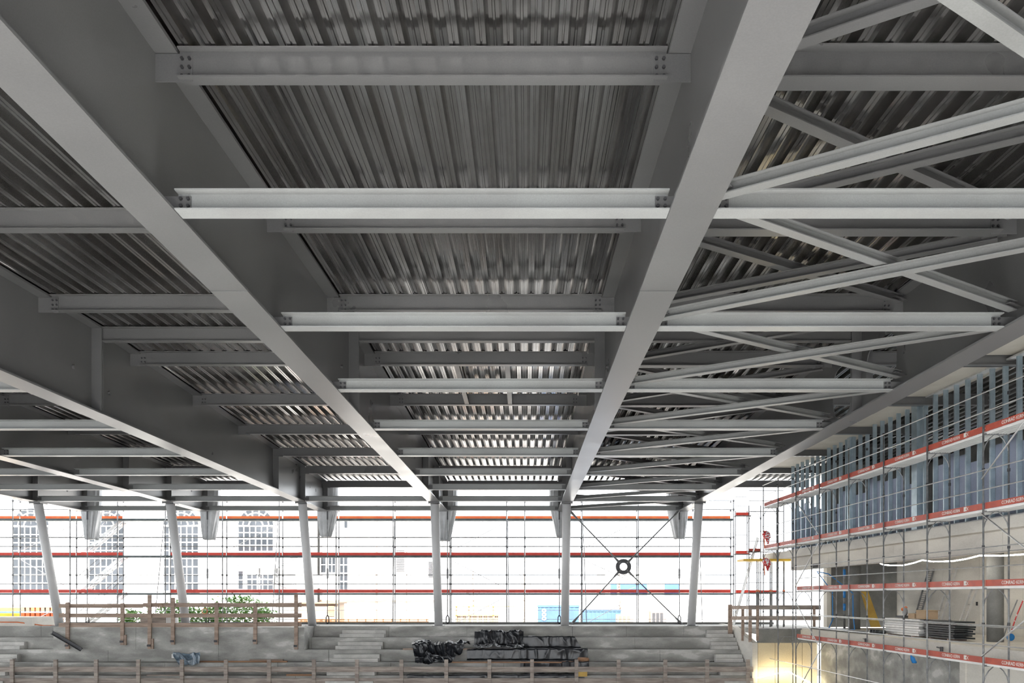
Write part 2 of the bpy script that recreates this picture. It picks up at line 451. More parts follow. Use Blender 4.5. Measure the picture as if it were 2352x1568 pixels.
# ------------------------------------------------------------------ inclined columns
CB, CT = 40.85, 39.05
LEDGE = -1.49
CLAB = ['slanted light grey tubular column at far left beside the timber railing', 'slanted grey tubular column behind the middle of the timber railing', 'slanted grey tubular column just past the end of the timber railing',
        'slanted grey tubular column left of the black plastic sheet', 'upright grey tubular column on the left of the cross tie ring', 'grey tubular column on the right of the cross tie ring']
for g, x in enumerate(GX):
    t = thing('steel_column', CLAB[g], 'column', (x, CB, LEDGE), 'inclined columns under the girders', 'thing')
    MB().tube([(x, CB, LEDGE + .02), (x, CT, GB - .05)], .21, 28).build('shaft', 'steel_col', t, smooth=True)
    MB().box(x - .28, x + .28, CT - .3, CT + .3, GB - .055, GB - .004).build('head_plate', 'steel', t)
    MB().box(x - .3, x + .3, CB - .3, CB + .3, LEDGE, LEDGE + .025).build('base_plate', 'steel', t)
    for sx in (-.25, .25):
        inst('bolt', bolt_me, (x + sx, CT - .27, GB - .055), t, rot=(math.pi / 2, 0, 0))

# plastic-wrapped girder ends and vertical tie rods
random.seed(3)
WL = ['far left girder end', 'second girder end from the left', 'girder end left of centre', 'girder end behind the fourth column', 'girder end behind the fifth column', 'girder end behind the sixth column']
for g, x in enumerate(GX):
    # wrap: narrowing folded sack
    b = MB(); nseg, rings = 44, 22
    ph = random.random() * 6; ln = 1.3 + .3 * random.random()
    xo = .12 if g < 4 else -.15
    vs = []
    for i in range(rings + 1):
        f = i / rings
        z = zdeck(43.4) - .1 - f * (zdeck(43.4) - .1 - (GB - ln))
        low = max(0, (GB + .35 - z) / (ln + .35))
        w = .57 * (1 - .58 * low ** .9); dd = .34 * (1 - .35 * low)
        for j in range(nseg):
            a = 2 * math.pi * j / nseg
            fold = 1 + (.07 + .26 * low) * math.sin(8 * a + ph + 2 * f) * math.cos(3 * a - ph) + (.05 + .1 * low) * math.sin(13 * a + 5 * f + ph)
            cx = math.copysign(abs(math.cos(a)) ** .7, math.cos(a)); sx = math.copysign(abs(math.sin(a)) ** .7, math.sin(a))
            vs.append((x + xo * (1 - low * .6) + .05 * low * math.sin(ph) + w * fold * cx, 43.62 + dd * fold * sx, z + .03 * math.sin(5 * a + ph) * low))
    fs = [(i * nseg + j, i * nseg + (j + 1) % nseg, (i + 1) * nseg + (j + 1) % nseg, (i + 1) * nseg + j) for i in range(rings) for j in range(nseg)]
    fs.append(tuple(range(rings * nseg, rings * nseg + nseg)))
    b.add(vs, fs)
    tag(b.build('plastic_wrap', 'bag', smooth=True), f'crumpled grey plastic sheet wrapped around the {WL[g]}', 'plastic wrap', 'plastic sheets over the girder ends')
    t = thing('tie_rod', f'thin vertical tie rod with turnbuckle hanging under the {WL[g]}', 'tie rod', (x, 42.98, LEDGE), 'vertical tie rods')
    y = 42.98; xr = x + (.25 if g < 4 else -.2)
    MB().tube([(xr, y, LEDGE + .45), (xr, y, GB - .35)], .024, 8).build('rod', 'galv', t, smooth=True)
    MB().tube([(xr, y, .95), (xr, y, 1.05), (xr, y, 1.45), (xr, y, 1.55)], [.026, .055, .055, .026], 8).build('turnbuckle', 'galv', t, smooth=True)
    MB().bar((xr, y, GB - .45), (xr, y, GB + .01), .07, .05, up=(0, 1, 0)).build('fork_end', 'steel_dk', t)
    bb = MB()
    bb.tube([(xr, y, LEDGE + .5), (xr - .07, y, LEDGE + .38), (xr - .08, y, LEDGE + .14), (xr, y, LEDGE + .02)], .03, 6)
    bb.tube([(xr, y, LEDGE + .5), (xr + .07, y, LEDGE + .38), (xr + .08, y, LEDGE + .14), (xr, y, LEDGE + .02)], .03, 6)
    bb.build('fork_base', 'steel_dk', t)

# cross tie with ring
Zt = 42.75
cx_, cz_ = WX(1432, Zt), HZ(1301, Zt)
t = thing('cross_tie', 'four slender tie rods meeting at a dark steel ring between two columns', 'cross tie', (cx_, Zt, LEDGE))
b = MB(); n = 40
for i in range(n):
    a, c = 2 * math.pi * i / n, 2 * math.pi * (i + 1) / n
    q = lambda r, an, y: (cx_ + r * math.cos(an), y, cz_ + r * math.sin(an))
    b.hexa([q(.20, a, Zt - .02), q(.42, a, Zt - .02), q(.42, c, Zt - .02), q(.20, c, Zt - .02)], [q(.20, a, Zt + .02), q(.42, a, Zt + .02), q(.42, c, Zt + .02), q(.20, c, Zt + .02)])
b.build('ring', 'steel_dk', t)
for (px, py) in ((1310, 1174), (1560, 1172), (1314, 1431), (1566, 1432)):
    e = Vector(P(px, py, Zt)); c0 = Vector((cx_, Zt, cz_)); d = (e - c0).normalized()
    p0 = c0 + d * .28
    MB().tube([p0, p0 + d * .08, p0 + d * .55, e - d * .55, e - d * .12, e], [.055, .075, .036, .036, .075, .055], 10).build('rod', 'steel', t, smooth=True)
    MB().tube([(p0.x, Zt - .06, p0.z), (p0.x, Zt + .06, p0.z)], .035, 10).build('ring_pin', 'galv', t)
    MB().tube([(e.x, Zt - .07, e.z), (e.x, Zt + .07, e.z)], .05, 10).build('end_pin', 'galv', t)
    sx = 1 if px > 1432 else -1; sz = 1 if py < 1301 else -1
    zz = GB if sz > 0 else LEDGE
    MB().plate([(e.x - sx * .06, Zt - .015, e.z), (e.x + sx * .06, Zt - .015, e.z - sz * .06), (e.x + sx * .28, Zt - .015, zz), (e.x - sx * .12, Zt - .015, zz)], (0, .03, 0)).build('anchor_plate', 'steel', t)

# ------------------------------------------------------------------ terraces, ledge, floor
fl = structure('floor', 'grey hall floor below the terraces with an added light-bouncing slab', (0, 0, 0))
MB().box(-58, 36, -9.1, 36.5, -7.4, -7.03).build('floor_slab', 'conc_dk', fl)  # unseen floor kept dark around the bright slab to narrow the bounce
MB().box(-9.5, 7.5, -9.0, 30.5, -7.03, -7.0).build('bounce_slab', 'floor', fl)  # unseen bright slab added to bounce sunlight up onto the girder flanges
MB().box(-58, 36, -60, -9.11, -7.4, -7.02).build('low_bounce_yard', 'low_bounce_asphalt', fl)  # unseen dark yard added to cut light from behind the viewer
TX0, TX1 = -31.0, 10.43
TR = 0.545; TD = 0.90; T0 = 40.4
def tier(i): return T0 - TD * i, LEDGE - TR * i     # front edge depth, tread height
terr = structure('terrace_floor', 'stepped concrete spectator terraces below the columns', (0, 38, -7))
# top ledge: deep slab carrying columns
segs = [TX0, -24.6, -17.9, -11.1, -6.95, -3.0, -.35, 2.35, 5.1, 8.0, TX1]
for a, c in zip(segs, segs[1:]):
    MB().box(a + .006, c - .006, T0, 43.25, -7.0, LEDGE).build('ledge_unit', 'conc', terr)
for i in range(1, 10):
    z0, h = tier(i); z1, _ = tier(i - 1)
    o = (i % 3) * 1.1
    xs = [TX0] + [x for x in [TX0 + 3.2 + o + 5.35 * k for k in range(9)] if x < TX1 - 1] + [TX1]
    for a, c in zip(xs, xs[1:]):
        MB().box(a + .006, c - .006, z0, z1 + .001, -7.0, h).build('tier_unit', 'conc', terr)
# kerb at the back of the ledge
MB().box(TX0, 13.4, 43.05, 43.25, LEDGE, LEDGE + .12).build('kerb', 'conc_dk', terr)
# landing block on the left, flush with the ledge
LBX0, LBX1, LBZ = -22.9, -10.75, 38.58
for a, c in ((LBX0, -18.9), (-18.9, -14.9), (-14.9, LBX1)):
    MB().box(a + .006, c - .006, LBZ, T0 - .002, tier(2)[1] + .002, LEDGE + .01).build('landing_block', 'conc', terr)
# step blocks (two per tier) in three aisles
def step(xa, xb, i):
    z0, h = tier(i); z1, h1 = tier(i - 1)
    MB().box(xa, xb, z1 - .32, z1 - .004, h + .002, h + TR * .64).build('step_block', 'conc_md', terr)
    MB().box(xa - .06, xb - .03, z1 - .62, z1 - .325, h + .002, h + TR * .32).build('step_block', 'conc_md', terr)
for i in range(1, 6):
    Z = tier(i)[0]
    step(WX(889 - i * 7.5, Z) - 2.2, WX(889 - i * 7.5, Z), i)
    step(TX1 - 1.32, TX1 - .03, i)
    if i > 1: step(-28.5, WX(38 - 17 * (i - 2), Z), i)

# unseen side stand added on the left to cut light on girder webs
ls = structure('light_block_terrace_floor', 'unseen concrete side terraces added on the left to block light', (-22, 5, -7))
for i in range(12):
    MB().box(-15.5 - .9 * i - .9, -15.5 - .9 * i, -16, 27.5, -7.0, -6.46 + .545 * i).build('tier_unit', 'conc', ls)

# side wall of the terraces on the right, its end face towards the viewer
sw = structure('wall_terrace_side', 'pale sloping concrete side wall closing the terraces', (10.6, 38, -7))
MB().plate([(10.43, 36.7, -7), (10.43, 43.2, -7), (10.43, 43.2, LEDGE + .03), (10.43, 40.2, LEDGE + .03), (10.43, 36.7, -2.12)], (.25, 0, 0)).build('wall_panel', 'conc_lt', sw)
# platform to the right with edge beam and pale panel wall below
pf = structure('floor_gallery', 'grey gallery slab between terraces and stud wall', (12, 38, -7))
MB().box(10.69, 14.6, 36.9, 43.2, LEDGE - .25, LEDGE).build('gallery_slab', 'conc', pf)
MB().box(10.69, 13.6, 36.65, 36.9, -2.12, LEDGE + .02).build('edge_beam', 'conc_dk', pf)
MB().box(10.69, 13.35, 36.52, 36.64, LEDGE - .02, LEDGE + .03).build('edge_rail', 'galv', pf)
pw = structure('wall_lower_gallery', 'pale honey-coloured formwork panel wall under the gallery', (12, 37, -7))
xs = [10.70, 11.5, 12.75, 13.45]
for a, c in zip(xs, xs[1:]):
    MB().box(a + .008, c - .008, 36.75, 36.9, -3.22, -2.13).build('panel', 'form', pw)
    MB().box(a + .008, c - .008, 36.75, 36.9, -7.0, -3.24).build('panel', 'form', pw)

# ------------------------------------------------------------------ right-hand building shell
def F(s, d, z): return (12.59 - .0353 * s + d, s, z)
def fbar(b, s0, s1, d0, d1, z0, z1):
    return b.hexa([F(s0, d0, z0), F(s0, d1, z0), F(s1, d1, z0), F(s1, d0, z0)], [F(s0, d0, z1), F(s0, d1, z1), F(s1, d1, z1), F(s1, d0, z1)])
S0, S1 = -13.0, 38.6  # shell extended unseen towards the viewer to block light from the right
wr = structure('wall_right', 'galvanised stud wall with blue-grey infill boards above concrete beam', F(28, 1.5, 2.2))
st = MB()
SS = .59
studs = []
s = 15.6 - 2 * SS
while s < S1:
    studs.append(s); s += SS
for s in studs:
    b = MB()
    for (d0, d1, q0, q1) in ((1.44, 1.446, 0, .055), (1.446, 1.575, 0, .006), (1.575, 1.581, 0, .055)):
        fbar(b, s + q0, s + q1, d0, d1, 2.25, 6.5 if s < 30 else 6.42 - .02 * (s - 30))
    b.build('stud', 'stud', wr)
fbar(MB(), 13.8, S1, 1.42, 1.6, 2.19, 2.25).build('bottom_track', 'white', wr)
fbar(MB(), S0, 14.2, 1.6, 1.8, 2.25, 6.4).build('light_block_board', 'panel', wr)  # unseen boards added to close the near side against light
for a, c in zip([13.8] + ZK[2:], ZK[2:] + [S1]):
    if a >= S1: break
    c = min(c, S1)
    fbar(MB(), a + .2, c - .12, 1.40, 1.62, 6.5 if a < 30 else 6.35, 6.55 if a < 30 else 6.4).build('top_track', 'alu', wr)
random.seed(11)
for i, s in enumerate(studs[:-1]):
    if 25.3 < s < 26.2 or 33.2 < s < 34.0: continue
    top = 4.22 + random.choice([0, 0, .02, -.35, .1, -.2, .25])
    fbar(MB(), s + .06, s + SS - .004, 1.585, 1.61, 2.25, top).build('infill_board', 'panel', wr)
fbar(MB(), 26.55, 26.9, 1.38, 1.62, 2.25, 6.5).build('box_post', 'stud', wr)
fbar(MB(), 31.6, 31.85, 1.38, 1.62, 2.25, 6.4).build('box_post', 'stud', wr)
# cream soffit boards under the deck at the wall head
sf = structure('ceiling_soffit', 'cream soffit boards between the purlins above the stud wall', F(28, .5, 6.5))
for k in range(2, 8):
    a, c = ZK[k] + .25, ZK[k + 1] - .1
    if c > S1 + 2: continue
    fbar(MB(), a, c, .35, 1.9, zdeck((a + c) / 2) - .17, zdeck((a + c) / 2) - .13).build('soffit_board', 'cream', sf)
    fbar(MB(), a, a + .07, .1, 2.2, zdeck(a) - .33, zdeck(a) - .17).build('soffit_batten', 'steel_dk', sf)

ub = structure('wall_beam_right', 'pale board-marked concrete beam under the stud wall', F(28, 1.5, 1.2))
fbar(MB(), S0, S1 + 1.0, 1.25, 6.6, 1.86, 2.19).build('slab_edge', 'conc_lt', ub)
for a, c in ((S0, 22.4), (22.41, 28.6), (28.61, 34.2), (34.21, S1)):
    fbar(MB(), a, c, 1.62, 2.0, 1.27, 1.86).build('beam_segment', 'conc_lt', ub)
fbar(MB(), 35.3, 35.9, 1.60, 1.61, 1.28, 1.48).build('recess', 'joint', ub)

fbar(MB(), S0, S1, 8.0, 8.2, 2.19, 6.95).build('light_block_panel', 'conc_dk', ub)  # rear wall added to keep side light out of the upper room
fbar(MB(), S1 - .2, S1, 3.2, 8.0, 2.19, 6.6).build('light_block_panel', 'conc_dk', ub)  # end wall added to keep far-end light off the deck
gs = structure('floor_slab_right', 'concrete floor slab carrying the stored building material', F(28, 3, -1.8))
fbar(MB(), S0, 37.2, 1.35, 7.4, -1.80, -1.45).build('slab', 'conc_lt', gs)
bw_ = structure('wall_room_back', 'plain concrete back wall of the open storey', F(28, 6.4, -1.45))
for a, c in ((S0, 18.4), (18.4, 21.0), (21.0, 23.6), (23.6, 26.2), (26.2, 28.8), (28.8, 31.4), (31.4, 34.0), (34.0, 37.9)):
    fbar(MB(), a + .006, c - .006, 6.4, 6.6, -1.45, 1.86).build('wall_panel', 'conc_lt', bw_)
fbar(MB(), 37.9, 38.15, 3.15, 6.6, -1.45, 1.86).build('end_panel', 'conc_dk', bw_)
fbar(MB(), 37.6, 38.0, 2.95, 3.15, -1.45, 1.86).build('door_jamb', 'cream', bw_)
lw = structure('wall_lower_right', 'concrete storey under the slab with dark openings', F(28, 2, -7))
fbar(MB(), 24.9, 36.2, 2.1, 2.35, -7, -1.80).build('wall_panel', 'conc', lw)
fbar(MB(), S0, 24.9, 1.9, 2.3, -2.75, -1.80).build('lintel_beam', 'conc_lt', lw)
fbar(MB(), 24.6, 24.9, 1.85, 2.4, -7, -1.80).build('pier', 'conc_lt', lw)
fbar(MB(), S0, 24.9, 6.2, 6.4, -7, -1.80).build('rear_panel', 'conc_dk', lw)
for nm, sC, lab in (('concrete_column', 25.6, 'round grey concrete column nearest the viewer in the open storey'), ('concrete_column', 35.7, 'round grey concrete column beside the yellow leaning board')):
    x, y, _ = F(sC, 3.4, 0)
    t = thing(nm, lab, 'column', (x, y, -1.45), 'round concrete columns', 'thing')
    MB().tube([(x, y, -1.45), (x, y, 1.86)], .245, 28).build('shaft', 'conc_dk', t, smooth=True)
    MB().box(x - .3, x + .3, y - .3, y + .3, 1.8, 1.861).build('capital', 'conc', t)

# ------------------------------------------------------------------ scaffolds
def text_mesh(txt, size):
    cu = bpy.data.curves.new('lettering', 'FONT'); cu.body = txt; cu.size = size; cu.extrude = .002; cu.align_x = 'LEFT'
    ob = bpy.data.objects.new('lettering', cu)
    me = bpy.data.meshes.new_from_object(ob)
    me.materials.clear(); me.materials.append(M['letter'])
    bpy.data.objects.remove(ob)
    return me
TXT = text_mesh('CONRAD KERN', .125)
TXK = text_mesh('K', .125)
def lettering(board, origin, ydir):
    """white print on a toe board that runs along the right building; reads towards the viewer"""
    w = board['_w']
    rot = Matrix((( -ydir[0], 0, -1), (-ydir[1], 0, 0), (0, 1, 0))).to_euler()
    for dat, off in ((TXT, 0.0), (TXK, 1.20)):
        o = bpy.data.objects.new('lettering', dat); COL.objects.link(o); o.parent = board
        p = Vector(origin) - Vector((ydir[0], ydir[1], 0)) * off
        o.location = (p.x - w[0], p.y - w[1], p.z - w[2]); o.rotation_euler = rot
        o.scale = (.98, 1, 1)
    lg = MB()
    for q0, q1, za, zb in ((1.06, 1.15, -.012, .105), (1.15, 1.185, .06, .105), (1.15, 1.185, -.012, .03)):
        a = Vector(origin) - Vector((ydir[0], ydir[1], 0)) * q0; c = Vector(origin) - Vector((ydir[0], ydir[1], 0)) * q1
        lg.hexa([(a.x, a.y, a.z + za), (c.x, c.y, c.z + za), (c.x - .003, c.y, c.z + za), (a.x - .003, a.y, a.z + za)],
                [(a.x, a.y, a.z + zb), (c.x, c.y, c.z + zb), (c.x - .003, c.y, c.z + zb), (a.x - .003, a.y, a.z + zb)])
    lg.build('logo', 'letter', board)

LV = [4.27, 2.27, .27, -1.73, -3.73]
POSTS = [18.0, 20.65, 23.35, 25.99, 28.57, 31.17, 33.64, 35.76, 37.76]
sr = thing('facade_scaffold', 'tubular scaffold with red lettered toe boards in front of the stud wall', 'scaffold', F(28, .3, -7))
D0, D1 = 0.0, 0.66
R = .024
for i, s in enumerate(POSTS):
    for d in (D0, D1):
        top = 5.32 if d == D0 else 4.3
        MB().tube([F(s, d, -7), F(s, d, top)], R, 8).build('standard', 'galv', sr, smooth=True)
    if s > 20:
        for zz in LV[:4]:
            b = MB(); b.tube([F(s, D0, zz - .06), F(s, D1, zz - .06)], R * .9, 6); b.build('transom', 'galv', sr)
            b = MB()
            for d, sg in ((D0, 1), (D1, -1)):
                b = MB()
                b.tube([F(s, d, zz - .52), F(s, d + sg * .05, zz - .34), F(s, d + sg * .14, zz - .19), F(s, d + sg * .24, zz - .10), F(s, d + sg * .27, zz - .07)], .014, 6)
                b.build('knee_brace', 'galv', sr)
            for d in (D0, D1):
                MB().tube([F(s, d, zz + .98), F(s, d, zz + 1.06)], .036, 8).build('coupler', 'steel_dk', sr)
un = Vector((-.0353, 1, 0)).normalized()
BRK = {0: set(), 1: {7}, 2: {5, 6, 7}, 3: {6, 7}}
for i, (a, c) in enumerate(zip(POSTS, POSTS[1:])):
    for L, zz in enumerate(LV[:4]):
        if L == 2 and i >= 6: continue
        if L == 3 and i >= 6: continue
        tb = fbar(MB(), a + .03, c - .03, .03, .055, zz + .005, zz + .165).build('toe_board', 'red', sr)
        if i < 6:
            mid = (a + c) / 2 + .62
            lettering(tb, F(mid, .027, zz + .045), (un.x, un.y))
        for d0 in (.06, .37):
            b = MB()
            fbar(b, a + .02, c - .02, d0, d0 + .29, zz - .035, zz)
            for q in range(4):
                fbar(b, a + .02, c - .02, d0 + .02 + q * .07, d0 + .05 + q * .07, zz - .06, zz - .035)
            b.build('deck_plank', 'white', sr)
        for hh in (.5, 1.0):
            MB().tube([F(a, -.03, zz + hh), F(c, -.03, zz + hh)], .017, 6).build('guard_rail', 'alu', sr)
            if L >= 2 and hh == 1.0 and i < 6:
                MB().tube([F(a, D1 + .03, zz + hh - .08), F(c, D1 + .03, zz + hh - .08)], .015, 6).build('guard_rail', 'alu', sr)
    if a > 18:
        MB().tube([F(a, -.03, -2.85), F(c, -.03, -2.85)], .017, 6).build('guard_rail', 'alu', sr)
# diagonals on the inner face
for (sa, za, sb, zb) in ((20.65, 3.05, 18.0, 4.85), (20.65, 2.15, 18.0, .6), (20.65, -1.55, 18.0, .0), (33.64, 4.1, 31.17, 2.45), (31.17, 2.1, 33.64, .4), (33.64, -.15, 31.17, -1.9), (33.64, -4.2, 31.17, -2.2), (20.65, -2.5, 18.0, -4.2)):
    MB().tube([F(sa, -.04, za), F(sb, -.04, zb)], .02, 8).build('diagonal_brace', 'alu', sr, smooth=True)

# rear scaffold beyond the columns
ZS, ZS2 = 44.3, 44.95
rpx = [-100, 29.6, 161, 270, 380, 511, 641.5, 772, 903, 1033.5, 1163.5, 1205.5, 1337, 1466, 1597, 1685]
RX = [WX(p, ZS) for p in rpx]
RL = [4.35, 2.30, .21]
GROUND = -4.0
rs = thing('rear_scaffold', 'long tubular scaffold with red toe boards coloured as backlit behind the columns', 'scaffold', (-5, ZS, GROUND))
for i, x in enumerate(RX):
    for y in (ZS, ZS2):
        MB().tube([(x, y, GROUND), (x, y, 5.35 if y == ZS else 4.4)], .03, 6).build('standard', 'galv', rs, smooth=True)
    for zz in RL:
        MB().tube([(x, ZS, zz - .05), (x, ZS2, zz - .05)], .022, 6).build('transom', 'galv', rs)
        for hh in (.5, 1.0):
            for y in (ZS, ZS2):
                MB().tube([(x, y, zz + hh - .05), (x, y, zz + hh + .05)], .05, 6).build('coupler', 'steel_dk', rs)
for i, (a, c) in enumerate(zip(RX, RX[1:])):
    gap = i == 3 or i == 2
    for L, zz in enumerate(RL):
        if not (i == 3):
            MB().box(a + .03, c - .03, ZS2 - .06, ZS2 - .03, zz + .01, zz + .2).build('toe_board', 'red_sunlit' if L == 0 else 'red_backlit', rs)
        MB().box(a + .02, c - .02, ZS + .05, ZS2 - .08, zz - .11, zz).build('deck_plank', 'scaf_deck', rs)
        for hh in (.5, 1.0):
            MB().tube([(a, ZS - .03, zz + hh), (c, ZS - .03, zz + hh)], .025, 6).build('guard_rail', 'galv', rs)
            if L < 2: MB().tube([(a, ZS2 + .03, zz + hh + .02), (c, ZS2 + .03, zz + hh + .02)], .014, 6).build('guard_rail', 'alu', rs)
    for hh in (-.75, -1.25):
        MB().tube([(a, ZS - .03, hh), (c, ZS - .03, hh)], .015, 6).build('guard_rail', 'alu', rs)
for (xa_, za_, xb_, zb_) in ((46, 1266, 178, 1200), (46, 1284, 150, 1345), (47, 1440, 178, 1372), (520, 1265, 646, 1200), (541, 1296, 660, 1352), (590, 1400, 650, 1370), (1036, 1265, 1162, 1199), (1036, 1286, 1162, 1351), (1045, 1431, 1160, 1371), (1338, 1261, 1462, 1197), (1338, 1284, 1464, 1341), (1345, 1432, 1424, 1389)):
    MB().tube([P(xa_, za_, ZS2 + .1), P(xb_, zb_, ZS2 + .1)], .02, 6).build('diagonal_brace', 'alu', rs, smooth=True)
# raking tubes of the scaffold standing on the ledge
for xa_, ya_, xb_, yb_ in ((377, 1194, 345, 1432), (639, 1194, 618, 1432), (1166, 1194, 1170, 1432), (1339, 1194, 1351, 1432), (906, 1194, 900, 1432), (1608, 1280, 1617, 1432)):
    tb = P(xb_, yb_, 43.75)
    MB().tube([P(xa_, ya_, 44.1), (tb[0], 43.75, GROUND)], .022, 8).build('raking_tube', 'galv', rs, smooth=True)
# aluminium stair flights between two bays
for n_, (z0, z1) in enumerate(((2.30, 4.35), (.21, 2.30), (-1.85, .21))):
    x0, x1 = WX(186, 45.3), WX(285, 45.3)
    for y in (45.1, 45.7):
        MB().bar((x0, y, z0), (x1, y, z1), .05, .17).build('stair_stringer', 'alu', rs)
        MB().tube([(x0, y, z0 + 1.0), (x1, y, z1 + 1.0)], .017, 6).build('guard_rail', 'galv', rs)
    for q in range(9):
        f = (q + .5) / 9
        xx, zz = x0 + (x1 - x0) * f, z0 + (z1 - z0) * f
        MB().box(xx - .1, xx + .1, 45.13, 45.67, zz, zz + .03).build('stair_tread', 'alu', rs)

# return scaffold tower linking both scaffolds
tw = thing('corner_scaffold', 'slim scaffold tower at the corner between the two long scaffolds', 'scaffold', (12.2, 41.5, LEDGE))
cxs = [WX(1692, 42.2), WX(1720, 40.6), WX(1746, 40.6)]
tp = [(WX(1689, 42.6), 42.6), (WX(1716, 42.6), 42.6), (WX(1720, 40.2), 40.2), (WX(1747, 40.2), 40.2), (WX(1784, 40.2), 40.2), (WX(1800, 40.2), 40.2)]
for x, y in tp:
    MB().tube([(x, y, LEDGE), (x, y, 4.6)], .024, 8).build('standard', 'galv', tw, smooth=True)
for zz in RL:
    MB().box(tp[0][0], tp[1][0] + .2, 42.5, 42.9, zz - .06, zz).build('deck_plank', 'galv', tw)
    MB().box(tp[0][0], tp[1][0] + .1, 42.46, 42.5, zz, zz + .15).build('toe_board', 'red_backlit', tw)
    MB().tube([(tp[2][0], 40.2, zz - .05), (tp[5][0], 40.2, zz - .05)], .022, 6).build('transom', 'galv', tw)
    for hh in (.5, 1.0):
        MB().tube([(tp[0][0], 42.6, zz + hh), (tp[1][0], 42.6, zz + hh)], .016, 6).build('guard_rail', 'galv', tw)
        MB().tube([(tp[2][0], 40.2, zz + hh), (tp[5][0], 40.2, zz + hh)], .016, 6).build('guard_rail', 'galv', tw)
    for x, y, sg in ((tp[1][0], 42.6, 1), (tp[2][0], 40.2, 1), (tp[3][0], 40.2, -1), (tp[3][0], 40.2, 1)):
        MB().tube([(x, y, zz - .5), (x + sg * .06, y, zz - .3), (x + sg * .16, y, zz - .15), (x + sg * .26, y, zz - .07)], .013, 6).build('knee_brace', 'galv', tw)
MB().box(tp[2][0], tp[4][0], 40.3, 40.6, RL[2] - .06, RL[2]).build('deck_plank', 'galv', tw)
MB().box(tp[2][0], tp[4][0], 40.26, 40.3, RL[2], RL[2] + .12).build('toe_board', 'red_backlit', tw)
MB().box(tp[2][0], tp[3][0], 40.3, 40.6, RL[1] - .06, RL[1]).build('deck_plank', 'galv', tw)
MB().box(tp[2][0], tp[3][0], 40.26, 40.3, RL[1], RL[1] + .14).build('toe_board', 'red', tw)

# ------------------------------------------------------------------ ladders
def ladder(label, p, q, w, side, m='alu', step_=.28, grp='ladders', name='ladder', rw=.03, rh=.07):
    p, q, side = Vector(p), Vector(q), Vector(side).normalized()
    t = thing(name, label, 'ladder', tuple(p), grp)
    d = (q - p); L = d.length; d.normalize()
    nrm = d.cross(side)
    for sg in (-1, 1):
        MB().bar(p + side * sg * w / 2, q + side * sg * w / 2, rw, rh, up=nrm).build('rail', m, t)
    n = int(L / step_)
    for i in range(1, n):
        c = p + d * (L * i / n)
        MB().tube([c - side * w / 2, c + side * w / 2], .014, 6).build('rung', m, t)
    return t
ladder('long aluminium ladder leaning steeply against the corner scaffold tower', P(1684, 1436, 41.0), P(1741, 1234, 40.3), .34, (.5, 1, 0))
ladder('wide grey cable-tray ladder leaning on the storey back wall', F(35.0, 5.7, -1.45), F(34.7, 6.3, 1.2), .42, (-.0353, 1, 0), m='galv', step_=.09)
ladder('aluminium ladder leaning in the middle behind the cardboard boxes', F(33.3, 5.75, -1.45), F(32.9, 6.3, 1.25), .36, (-.0353, 1, 0))
ladder('shortest aluminium ladder leaning on the back wall above the black profiles', F(31.7, 5.75, -1.45), F(31.4, 6.3, .55), .36, (-.0353, 1, 0))

# ------------------------------------------------------------------ timber railings
def rail_run(label, xs, y, zb, zt, rails, grp, name='timber_railing', x0=None, x1=None, m='wood', pw_=.10, rh=.16, tops=None):
    t = thing(name, label, 'railing', ((xs[0] + xs[-1]) / 2, y, zb), grp)
    for i, x in enumerate(xs):
        top = zt if tops is None else tops[i]
        MB().box(x - pw_ / 2, x + pw_ / 2, y - .045, y + .045, zb if not isinstance(zb, list) else zb[i], top).build('post', m, t)
    for zz in rails:
        ends = [x0 if x0 is not None else xs[0] - .3] + [x for x in xs[2:-1:2]] + [x1 if x1 is not None else xs[-1] + .3]
        for j, (a, c) in enumerate(zip(ends, ends[1:])):
            MB().box(a, c - .004, y + .046 , y + .085, zz - rh / 2, zz + rh / 2).build('rail_board', m if (j % 2 == 0) else ('wood_gr' if m == 'wood_gr' else m), t)
    return t
Zr = 36.5
xs = [WX(p, Zr) for p in (-72, 28, 128, 221, 318, 418, 519, 618, 721, 820, 922, 1025, 1124, 1222, 1324, 1421, 1528, 1624, 1718)]
rail_run('long weathered timber railing across the front of the terraces', xs, Zr, tier(5)[1], HZ(1514, Zr), (HZ(1537, Zr), HZ(1563, Zr)), None, x1=WX(1731, Zr), m='wood_gr', pw_=.17, rh=.235)
Zl = 38.5
lpx = (155, 281, 343.5, 397, 497, 586, 680)
tops = [HZ(p, Zl) for p in (1383, 1385, 1366, 1372, 1383, 1384, 1364)]
t = thing('timber_railing', 'brown timber railing fixed to the landing block on the left', 'railing', (-16, Zl, -2.55))
for i, p in enumerate(lpx):
    x = WX(p, Zl)
    zlow = HZ((1490, 1481, 1490, 1480, 1480, 1479, 1491)[i], Zl)
    MB().box(x - .085, x + .085, Zl - .03, Zl + .06, zlow, tops[i]).build('post', 'wood', t)
    if i in (1, 2): MB().box(x + .09, x + .19, Zl - .02, Zl + .06, zlow, zlow + .5).build('cleat', 'wood', t)
    MB().box(x - .1, x + .06, Zl - .07, Zl - .03, zlow + .12, zlow + .22).build('clamp', 'steel_dk', t)
for (a, c, py) in ((133, 327, 1391), (327, 692, 1389), (133, 327, 1413), (327, 692, 1413), (133, 400, 1435), (400, 590, 1435), (590, 692, 1433)):
    z = HZ(py, Zl + .09)
    MB().box(WX(a, Zl), WX(c, Zl) - .01, Zl + .062, Zl + .1, z - .1, z + .1).build('rail_board', 'wood', t)
